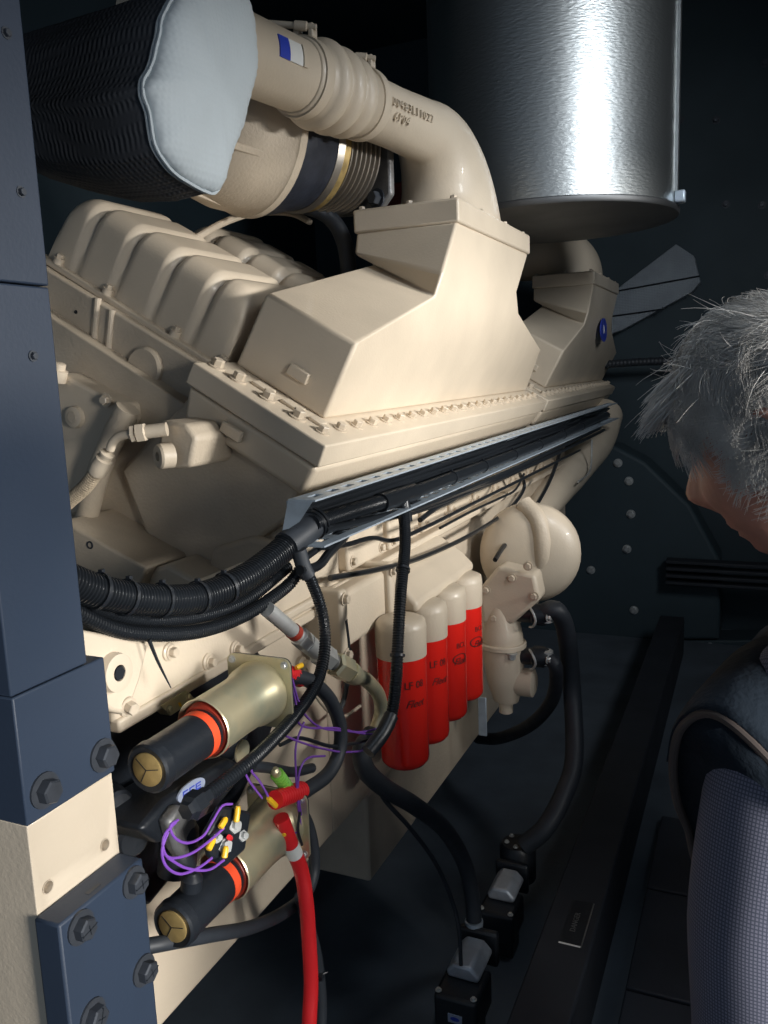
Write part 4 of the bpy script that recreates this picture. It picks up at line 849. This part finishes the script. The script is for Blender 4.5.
# ------------------------------------------------------------------ heaters on the floor
def heater(label, px, py, X0, s, first):
    c = at(px, py, X=X0); t = thing('block_heater', label, 'heater', V((c.x, c.y, FZ)))
    b = box(NB(), c.x-.045*s, c.x+.05*s, c.y-.055*s, c.y+.055*s, c.z-.07*s, c.z+.01*s); obj('terminal_box', b, M['blk'], t, bevel=.010, seg=4)
    b = box(NB(), c.x-.035*s, c.x+.04*s, c.y-.03, c.y+.04, FZ, c.z-.068*s); obj('pedestal', b, M['blk'], t, bevel=.006)
    b = NB(); q = [(-.032, .0), (.034, .0), (.04, .012), (.02, .034), (-.02, .034), (-.036, .014)]
    prism(b, [V((c.x+x*s, c.y+.0, c.z+.01*s+z*s)) for x, z in q], (0, .10*s, 0)); obj('alloy_housing', b, M['steel'] if False else MALLOY, t, bevel=.008, seg=3)
    b = box(NB(), c.x-.044*s, c.x+.046*s, c.y+.108*s, c.y+.128*s, c.z-.03, c.z+.052*s); obj('clamp_band', b, M['blk'], t, bevel=.006)
    for x, y in ((-.036, -.045), (.04, -.045)): b = NB(); bolt(b, c+V((x*s, y*s, .012*s)), (0, 0, 1), .005); obj('screw', b, M['steel'], t)
    if first:
        b = NB(); pcs = at(474, 925, X=-.57); lathe(b, pcs+V((0, 0, .012)), (0, 0, -1), [(0, .0215), (.012, .0215), (.014, .0185)], 20); obj('hose_clip', b, M['galv'], t)
        b = NB(); lathe(b, pcs, (0, 0, -1), [(0, .016), (.02, .016), (.021, .020), (.036, .020), (.038, .016), (.055, .016)], 6); obj('gold_hose_tail', b, M['gold'], t)
        cc = at(455, 1019, Y=c.y-.0555*s); b = box(NB(), cc.x-.016, cc.x+.016, c.y-.0558*s-.001, c.y-.055*s, cc.z-.010, cc.z+.010); lb = obj('rating_label', b, M['badge'], t)
        b = NB(); loft(b, [ring(V((cc.x, y, cc.z)), (0, 1, 0), .007, 20, V((1, 0, 0)), V((0, 0, 1)), 1.5, .7) for y in (c.y-.0558*s-.0014, c.y-.0558*s-.001)]); obj('label_print', b, M['blue'], lb)
    else:
        for k in range(5):
            a = k*1.2; b = NB(); bolt(b, V((c.x+.03*math.cos(a), c.y+.18+.03*math.sin(a), c.z+.078)), (0, 0, 1), .005); obj('screw', b, M['steel'], t)
        b = NB(); lathe(b, V((c.x, c.y+.18, FZ+.1)), (0, 0, 1), [(0, .05), (c.z-FZ-.1+.06, .05), (c.z-FZ-.1+.075, .042)], 28); obj('pump_can', b, M['blk'], t)
    return t
MALLOY = mat('cast_alloy', (.50, .54, .60), .5, .6, .15, 30)
heater('nearest black and grey block heater on the dark floor, fed by the thick hose', 462, 985, -.555, 1.05, True)
heater('far black and grey block heater on the dark floor, under the dropping dark hose', 500, 905, -.565, 1.0, False)
# skid and floor plates
M['floorp'] = mat('worn_dark_plate', (.030, .036, .050), .6, 0, .3, 4, .1, 60)
b = box(NB(), -.42, -.30, 1.0, 4.4, FZ, -1.30); sk = obj('skid_beam', b, M['beam'], bevel=.006); tag(sk, 'dark skid beam running along the floor right of the heaters', 'beam')
c = at(578, 923, Z=-1.2995)
t = thing('beam_label', 'small dark label with a light corner line on the skid beam', 'label', c)
b = box(NB(), c.x-.028, c.x+.024, c.y-.085, c.y+.085, -1.3, -1.2992); obj('label_sheet', b, M['blk'], t)
b = box(NB(), c.x-.028, c.x+.024, c.y-.085, c.y-.080, -1.2992, -1.2986); obj('light_edge', b, M['white'], t)
b = box(NB(), c.x+.021, c.x+.024, c.y-.085, c.y+.085, -1.2992, -1.2986); obj('light_edge', b, M['castgrey'], t)
b = NB(); text_mesh(b, 'DANGER', c+V((-.006, 0, .0012)), (0, 1, 0), (-1, 0, 0), .018, .0003); obj('label_lettering', b, M['castgrey'], t)
for i in range(4):
    y = 1.0+i*.42; b = box(NB(), -.24, .35, y, y+.41, FZ, FZ+.03)
    tag(obj('floor_plate', b, M['floorp'], bevel=.004), ['dark floor plate nearest the bottom right corner', 'second dark floor plate from the bottom right corner', 'third dark floor plate in the right-hand row', 'farthest dark floor plate in the right-hand row'][i], 'floor plate', 'floor plates beside the beam')

# ------------------------------------------------------------------ the man
def cw(r, d, f): return V((r*AX.x+d*AX.y+f*AX.z, r*AY.x+d*AY.y+f*AY.z, r*AZ.x+d*AZ.y+f*AZ.z))
HD = .80; hc = cw((792-384)*HD/F, (431-512)*HD/F, HD)
hf = cw(-.568, .307, .764).normalized(); hu = cw(-.379, -.921, .089); hu = (hu-hf*hu.dot(hf)).normalized(); hl = hu.cross(hf).normalized()   # hl = his left
def Hd(f, l, u): return hc+hf*f+hl*l+hu*u
man = thing('person', 'grey-haired person in dark vest and checked shirt leaning over at the right edge', 'person', (.2, .92, FZ))
def gb(x, c, s): return math.exp(-((x-c)/s)**2)
hb = NB(); nu, nv = 72, 56; rows = []
for j in range(nv+1):
    th = PI*j/nv; row = []
    for i in range(nu):
        ph = 2*PI*i/nu; x, y, z = math.sin(th)*math.cos(ph), math.sin(th)*math.sin(ph), math.cos(th)
        f = x*(.098 if x > 0 else .095); l = y*.076; u = z*.118
        if z < 0:      # jaw narrows
            k = -z; l *= 1-.32*k**1.5; f = f*(1-.10*k)+.024*k*(1 if x > 0 else .6)
            if x < 0: f *= 1-.25*k
        if x > 0:
            f += .026*gb(l, 0, .013)*gb(u, -.028, .020)+.014*gb(l, 0, .010)*gb(u, -.004, .024)      # nose and bridge
            f += .009*gb(u, .022, .012)*gb(abs(l), .026, .024)                     # brows
            f -= .010*gb(u, .004, .012)*gb(abs(l), .030, .014)                     # eye sockets
            f += .005*gb(abs(l), .034, .018)*gb(u, -.028, .018)                    # cheeks
            f += .007*gb(l, 0, .024)*gb(u, -.066, .006)+.006*gb(l, 0, .022)*gb(u, -.078, .006)-.004*gb(l, 0, .026)*gb(u, -.0720, .003)
            f += .012*gb(l, 0, .022)*gb(u, -.102, .014)                            # chin
        row.append(hb.verts.new(Hd(f, l, u)))
    rows.append(row)
for a, b in zip(rows, rows[1:]):
    for i in range(nu):
        try: hb.faces.new((a[i], a[(i+1) % nu], b[(i+1) % nu], b[i]))
        except ValueError: pass
for sgn in (1, -1):     # ears: rim + lobe
    rim = [Hd(-.012+.018*math.cos(a)-.006*math.sin(a), sgn*(.078+.010*(1-math.cos(a))*.5), -.006+.032*math.sin(a)) for a in [k*PI*2/12 for k in range(12)]]
    e = bmesh.new(); tube(e, rim+[rim[0]], .0048, 8, .006); cc = sum(rim, V())/12
    vs = [e.verts.new(p) for p in rim]; ce = e.verts.new(cc-hl*sgn*.008)
    for k in range(12): e.faces.new((vs[k], vs[(k+1) % 12], ce))
    me = bpy.data.meshes.new('e'); e.to_mesh(me); e.free(); hb.from_mesh(me); bpy.data.meshes.remove(me)
# limbs by skin modifier
def skin_mesh(nodes, edges, rad, root, lv=2):
    me = bpy.data.meshes.new('sk'); me.from_pydata([tuple(p) for p in nodes], edges, []); o = bpy.data.objects.new('sk', me); COL.objects.link(o)
    m = o.modifiers.new('s', 'SKIN'); m.use_smooth_shade = True; s = o.modifiers.new('d', 'SUBSURF'); s.levels = lv; s.render_levels = lv
    for i, r in enumerate(rad):
        v = me.skin_vertices[0].data[i]; v.radius = (r, r) if not isinstance(r, tuple) else r; v.use_root = (i == root)
    dg = bpy.context.evaluated_depsgraph_get(); dg.update(); m2 = bpy.data.meshes.new_from_object(o.evaluated_get(dg)); bpy.data.objects.remove(o); return m2
NK = V((.12, .90, -.235)); CH = V((.12, .935, -.38)); BL = V((.20, .94, -.56)); PV = V((.26, .94, -.72))
LS = V((.028, .765, -.322)); RS = V((.12, 1.10, -.30))
LE = V((.022, .715, -.60)); LW = V((.03, .70, -.86)); RE = V((.28, 1.19, -.55)); RW = V((.24, 1.13, -.78))
nodes = [PV, BL, CH, NK, Hd(-.03, 0, -.06), LS, LE, LW, RS, RE, RW, V((.26, .84, -.76)), V((.19, .83, -1.12)), V((.25, .82, -1.43)), V((.26, 1.04, -.76)), V((.20, 1.05, -1.12)), V((.26, 1.06, -1.43)), V((.11, .80, -1.465)), V((.12, 1.06, -1.465))]
edges = [(0, 1), (1, 2), (2, 3), (3, 4), (2, 5), (5, 6), (6, 7), (2, 8), (8, 9), (9, 10), (0, 11), (11, 12), (12, 13), (0, 14), (14, 15), (15, 16), (13, 17), (16, 18)]
rad = [.12, .11, .11, .058, .052, .06, .042, .027, .06, .042, .027, .075, .055, .038, .075, .055, .038, .028, .028]
def hand(base, d, side, palm):
    """fingers as skinned chains from the wrist"""
    d = d.normalized(); n = palm.normalized(); s = d.cross(n).normalized()*side
    w0 = len(nodes)-0; 
    kn = nodes.index(base); nodes.append(base+d*.045); rad.append((.034, .016)); edges.append((kn, len(nodes)-1)); pc = len(nodes)-1
    for k, (off, L) in enumerate(((-.030, .070), (-.010, .080), (.010, .076), (.029, .060))):
        q = base+d*.085+s*off; prev = pc
        for j, (t_, bend) in enumerate(((0, 0), (.45, .012), (.78, .030), (1.0, .052))):
            nodes.append(q+d*L*t_*(1-.25*t_)+n*bend); rad.append(.0092-.0006*j); edges.append((prev, len(nodes)-1)); prev = len(nodes)-1
    prev = pc; q = base+d*.03-s*.035
    for j, (a, b_) in enumerate(((0, 0), (.03, .012), (.055, .02))):
        nodes.append(q+d*a-s*b_+n*.012*j); rad.append(.0105-.0008*j); edges.append((prev, len(nodes)-1)); prev = len(nodes)-1
hand(LW, V((-.12, .02, -1)), 1, V((-.2, 1, 0)))
hand(RW, V((-.25, -.1, -1)), 1, V((-.3, -1, 0)))
m2 = skin_mesh(nodes, edges, rad, 0)
hb.from_mesh(m2); bpy.data.meshes.remove(m2)
obj('body', hb, M['skin'], man, angle=180)
# shirt: two sleeves and collar, vest, trousers, shoes
def limb(bm, pts, rr, n=28, wr=.0, ph=0):
    raw = smooth_path(pts, .012); path = resample(raw, .012); loops = []; u = None; tot = len(path)-1
    for i, p in enumerate(path):
        tdir = (path[min(i+1, tot)]-path[max(i-1, 0)]).normalized()
        if u is None: u, v = frame(tdir)
        else: u = (u-tdir*u.dot(tdir)).normalized(); v = u.cross(tdir)
        s = i/tot*(len(rr)-1); k = min(int(s), len(rr)-2); r = rr[k]+(rr[k+1]-rr[k])*(s-k)
        loops.append([p+u*math.cos(a)*(r*(1+wr*math.sin(3*a+i*.35+ph)+wr*.6*math.sin(5*a-i*.22)))+v*math.sin(a)*(r*(1+wr*math.cos(2*a+i*.5))) for a in [2*PI*j/n for j in range(n)]])
    rs = loft(bm, loops); uvl = bm.loops.layers.uv.verify(); idx = {}
    for i, row in enumerate(rs):
        for j, v in enumerate(row): idx[v] = (i, j)
    cf = 2*PI*max(rr)
    for f in bm.faces:
        js = [idx[l.vert][1] for l in f.loops if l.vert in idx]
        for l in f.loops:
            if l.vert not in idx: continue
            i, j = idx[l.vert]
            if len(js) == 4 and j == 0 and max(js) == n-1: j = n
            l[uvl].uv = (j/n*cf, i*.012)
b = NB(); limb(b, [LS+V((.03, .055, .03)), LS+V((.008, .005, .0)), LS.lerp(LE, .45)+V((-.004, -.008, 0)), LE+V((.0, 0, 0)), LE.lerp(LW, .5), LE.lerp(LW, .93)], [.050, .060, .062, .057, .048, .034], wr=.02); obj('shirt_sleeve', b, M['shirt'], man, angle=180)
b = NB(); limb(b, [RS+V((.0, -.05, .012)), RS, RS.lerp(RE, .5), RE, RE.lerp(RW, .5), RE.lerp(RW, .93)], [.055, .064, .06, .055, .046, .034], wr=.02); obj('shirt_sleeve', b, M['shirt'], man, angle=180)
b = NB(); limb(b, [NK+V((.01, 0, -.03)), NK+V((.0, 0, .02)), NK+V((-.012, 0, .045))], [.085, .074, .070], wr=.01); obj('shirt_collar', b, M['shirt'], man, angle=180)
b = NB(); loops = []; n = 44
for (c, ru, rv) in ((NK+V((.01, 0, .012)), .078, .078), (NK+V((.012, 0, -.012)), .088, .11), (NK+V((.015, 0, -.035)), .10, .165), (V((.085, .935, -.325)), .112, .186), (CH+V((0, 0, -.02)), .125, .188), (V((.155, .94, -.48)), .128, .185), (BL, .130, .182), (V((.235, .94, -.66)), .135, .185), (V((.265, .94, -.78)), .14, .19)):
    loops.append([c+V((math.cos(a)*ru, math.sin(a)*rv*(1-.06*abs(math.cos(a))), -.018*math.cos(a)*0)) for a in [2*PI*j/n for j in range(n)]])
loft(b, loops); obj('vest', b, M['vest'], man, angle=180, sub=1)
# armhole binding on his left
ctr = LS+V((.03, .012, -.035)); ahp = []
for k in range(25):
    a = 2*PI*k/24; ahp.append(ctr+V((math.cos(a)*.098, -.012-.012*math.sin(a), math.sin(a)*.105-.02)))
AHP = [at(x, y, Y=yy) for x, y, yy in ((688, 828, .775), (677, 800, .765), (673, 765, .75), (678, 735, .735), (690, 719, .72), (708, 713, .705), (732, 724, .69), (768, 758, .68), (800, 800, .68), (830, 860, .70), (800, 930, .76), (740, 930, .79), (700, 870, .785), (688, 828, .775)) ]
UPP = [at(x, y, Y=yy) for x, y, yy in ((676, 768, .80), (684, 735, .80), (700, 703, .81), (718, 678, .82), (742, 654, .83), (772, 640, .84), (812, 640, .85), (850, 690, .86))]
LOW = AHP[2:10]; b = NB(); mid = [p.lerp(q, .5)+V((.0, -.018, .016)) for p, q in zip(LOW, UPP)]
A1, A2, A3 = [resample(smooth_path(q, .01), .01) for q in (LOW, mid, UPP)]; n_ = 40
def pick(L, k): x = k/(n_-1)*(len(L)-1); i = min(int(x), len(L)-2); return L[i].lerp(L[i+1], x-i)
vs = [[b.verts.new(pick(L, k)) for k in range(n_)] for L in (A1, A2, A3)]
for r0, r1 in zip(vs, vs[1:]):
    for k in range(n_-1): b.faces.new((r0[k], r0[k+1], r1[k+1], r1[k]))
o = obj('vest_shoulder', b, M['vest'], man, angle=180, sub=2); so_ = o.modifiers.new('th', 'SOLIDIFY'); so_.thickness = .006
b = NB(); tube(b, AHP, .0042, 10, .006); obj('armhole_binding', b, M['piping'], man)
b = NB(); cA = sum(AHP[:-1], V())/13; lp = resample(smooth_path(AHP, .01), .01)
loft(b, [lp, [p.lerp(CH+V((0, -.12, .02)), .35)+V((.01, .03, 0)) for p in lp], [p.lerp(CH, .8) for p in lp]], cap=True); obj('vest_side', b, M['vest'], man, angle=180)
for s, (a, k_, f_) in enumerate(((11, 12, 13), (14, 15, 16))):
    b = NB(); limb(b, [nodes[a]+V((0, 0, .03)), nodes[a], nodes[a].lerp(nodes[k_], .5), nodes[k_], nodes[k_].lerp(nodes[f_], .6), nodes[f_]+V((0, 0, .0))], [.105, .10, .085, .07, .062, .06], wr=.02); obj('trouser_leg', b, M['jeans'], man, angle=180)
    b = NB(); f0 = nodes[f_]; loft(b, [[V((f0.x+x, f0.y+math.cos(a2)*w, max(FZ+.002, FZ+.04*hh+math.sin(a2)*.04*hh))) for a2 in [2*PI*j/20 for j in range(20)]] for x, w, hh in ((.055, .02, .6), (.045, .036, 1.2), (0, .042, 1.3), (-.06, .044, .95), (-.13, .05, .7), (-.18, .042, .55), (-.205, .018, .4))]); obj('shoe', b, M['shoe'], man, angle=180)
# hair: scalp shell and strands
b = NB(); rows = []; 
def scalp(th, ph, k=1.0):
    x, y, z = math.sin(th)*math.cos(ph), math.sin(th)*math.sin(ph), math.cos(th); return Hd(x*(.098 if x > 0 else .100)*k, y*.080*k, z*.122*k), (x, y, z)
for j in range(15):
    row = []
    for i in range(48):
        ph = 2*PI*i/48; c0_ = math.cos(ph); lim = 1.68-.80*max(0, c0_)**.7+.38*max(0, -c0_); th = lim*j/14
        row.append(b.verts.new(scalp(max(th, .001), ph, 1.045-.03*(j/14)**4)[0]))
    rows.append(row)
for a, c_ in zip(rows, rows[1:]):
    for i in range(48): b.faces.new((a[i], a[(i+1) % 48], c_[(i+1) % 48], c_[i]))
hs = obj('hair', b, M['hair'], man, angle=180)
b = NB(); rnd = random.Random(3)
def strand(bm, pts, r):
    prev = None; tot = len(pts)-1
    for i, p in enumerate(pts):
        tdir = (pts[min(i+1, tot)]-pts[max(i-1, 0)]).normalized(); u, v = frame(tdir); rr = r*(1-.75*i/tot)
        rg = [bm.verts.new(p+u*math.cos(a)*rr+v*math.sin(a)*rr) for a in (0, 2.094, 4.189)]
        if prev:
            for k in range(3): bm.faces.new((prev[k], prev[(k+1) % 3], rg[(k+1) % 3], rg[k]))
        prev = rg
crown = Hd(-.075, 0, .075)
clumps = []
for _ in range(620):
    ph = rnd.uniform(0, 2*PI); c0_ = math.cos(ph); lim = 1.68-.80*max(0, c0_)**.7+.38*max(0, -c0_); th = lim*math.sqrt(rnd.random()); clumps.append((th, ph, rnd.uniform(-1, 1), rnd.uniform(.7, 1.25), rnd.uniform(-.6, .6)))
for th, ph, cv, ln, lift in clumps:
    base, nrm0 = scalp(th, ph, 1.03)
    for k in range(24):
        p, q = scalp(th+rnd.uniform(-.06, .06), ph+rnd.uniform(-.06, .06)/max(.25, math.sin(th)), 1.02)
        nrm = (hf*q[0]/.098+hl*q[1]/.08+hu*q[2]/.122).normalized()
        g = V((0, 0, -1)); away = (p-crown); fl = (away-nrm*away.dot(nrm)); fl = fl.normalized() if fl.length > 1e-3 else hf
        fl = (fl*.8+hf*.25+hl*cv*.55+g*.25); fl = (fl-nrm*fl.dot(nrm)*.9).normalized()
        L = .062*ln*rnd.uniform(.75, 1.15)*(1-.65*min(1, max(0, th-1.0)*2.2)*min(1, max(0, math.cos(ph)+.35)*1.6)); pts = [p]; dcur = (fl+nrm*(.50+.30*lift)).normalized(); wild = rnd.random() < .002
        if wild: dcur = (dcur+nrm*.6).normalized(); L *= 1.15
        side = nrm.cross(fl)
        for s in range(7):
            dcur = (dcur+side*cv*.34-nrm*(.20 if not wild else .05)+g*.05+V((rnd.gauss(0, .05), rnd.gauss(0, .05), rnd.gauss(0, .05)))).normalized(); pts.append(pts[-1]+dcur*L/7)
        # keep outside the skull
        for i in range(1, len(pts)):
            dlt = pts[i]-hc; qx, qy, qz = dlt.dot(hf)/.099, dlt.dot(hl)/.081, dlt.dot(hu)/.123; m_ = math.sqrt(qx*qx+qy*qy+qz*qz)
            if m_ < 1.02+.02*i: pts[i] = hc+dlt*((1.02+.02*i)/max(m_, 1e-3))
        strand(b, pts, .00065)
# fringe falling off the forehead
for _ in range(2000):
    ph = rnd.gauss(0, .5); p, q = scalp(rnd.uniform(.65, 1.02), ph, 1.03); nrm = (hf*q[0]+hl*q[1]+hu*q[2]).normalized(); pts = [p]; d = (hf*.9+hu*.15+hl*(ph*.3+rnd.gauss(0, .12))).normalized(); cv = rnd.gauss(0, .12)
    L = rnd.uniform(.025, .06)
    for s in range(6):
        d = (d+V((0, 0, -1))*.16+hl*cv+V((rnd.gauss(0, .05), rnd.gauss(0, .05), rnd.gauss(0, .05)))).normalized(); pts.append(pts[-1]+d*L/6)
    strand(b, pts, .0008)
for _ in range(240):    # wispy tufts standing off the crown
    ph = rnd.uniform(-1.2, 1.9); p, q = scalp(rnd.uniform(.1, 1.0), ph, 1.03); nrm = (hf*q[0]+hl*q[1]+hu*q[2]).normalized(); pts = [p]; sd = nrm.cross(hf).normalized()*rnd.choice((-1, 1))
    d = (nrm*.9+hf*.5+V((rnd.gauss(0, .3), rnd.gauss(0, .3), rnd.gauss(0, .3)))).normalized(); cv = rnd.uniform(.05, .38); L = rnd.uniform(.022, .046)
    for s in range(8):
        d = (d+sd*cv-nrm*.12).normalized(); pts.append(pts[-1]+d*L/8)
    strand(b, pts, .0005)
o = obj('hair_strands', b, M['hair'], hs, angle=180); o['kind'] = 'stuff'
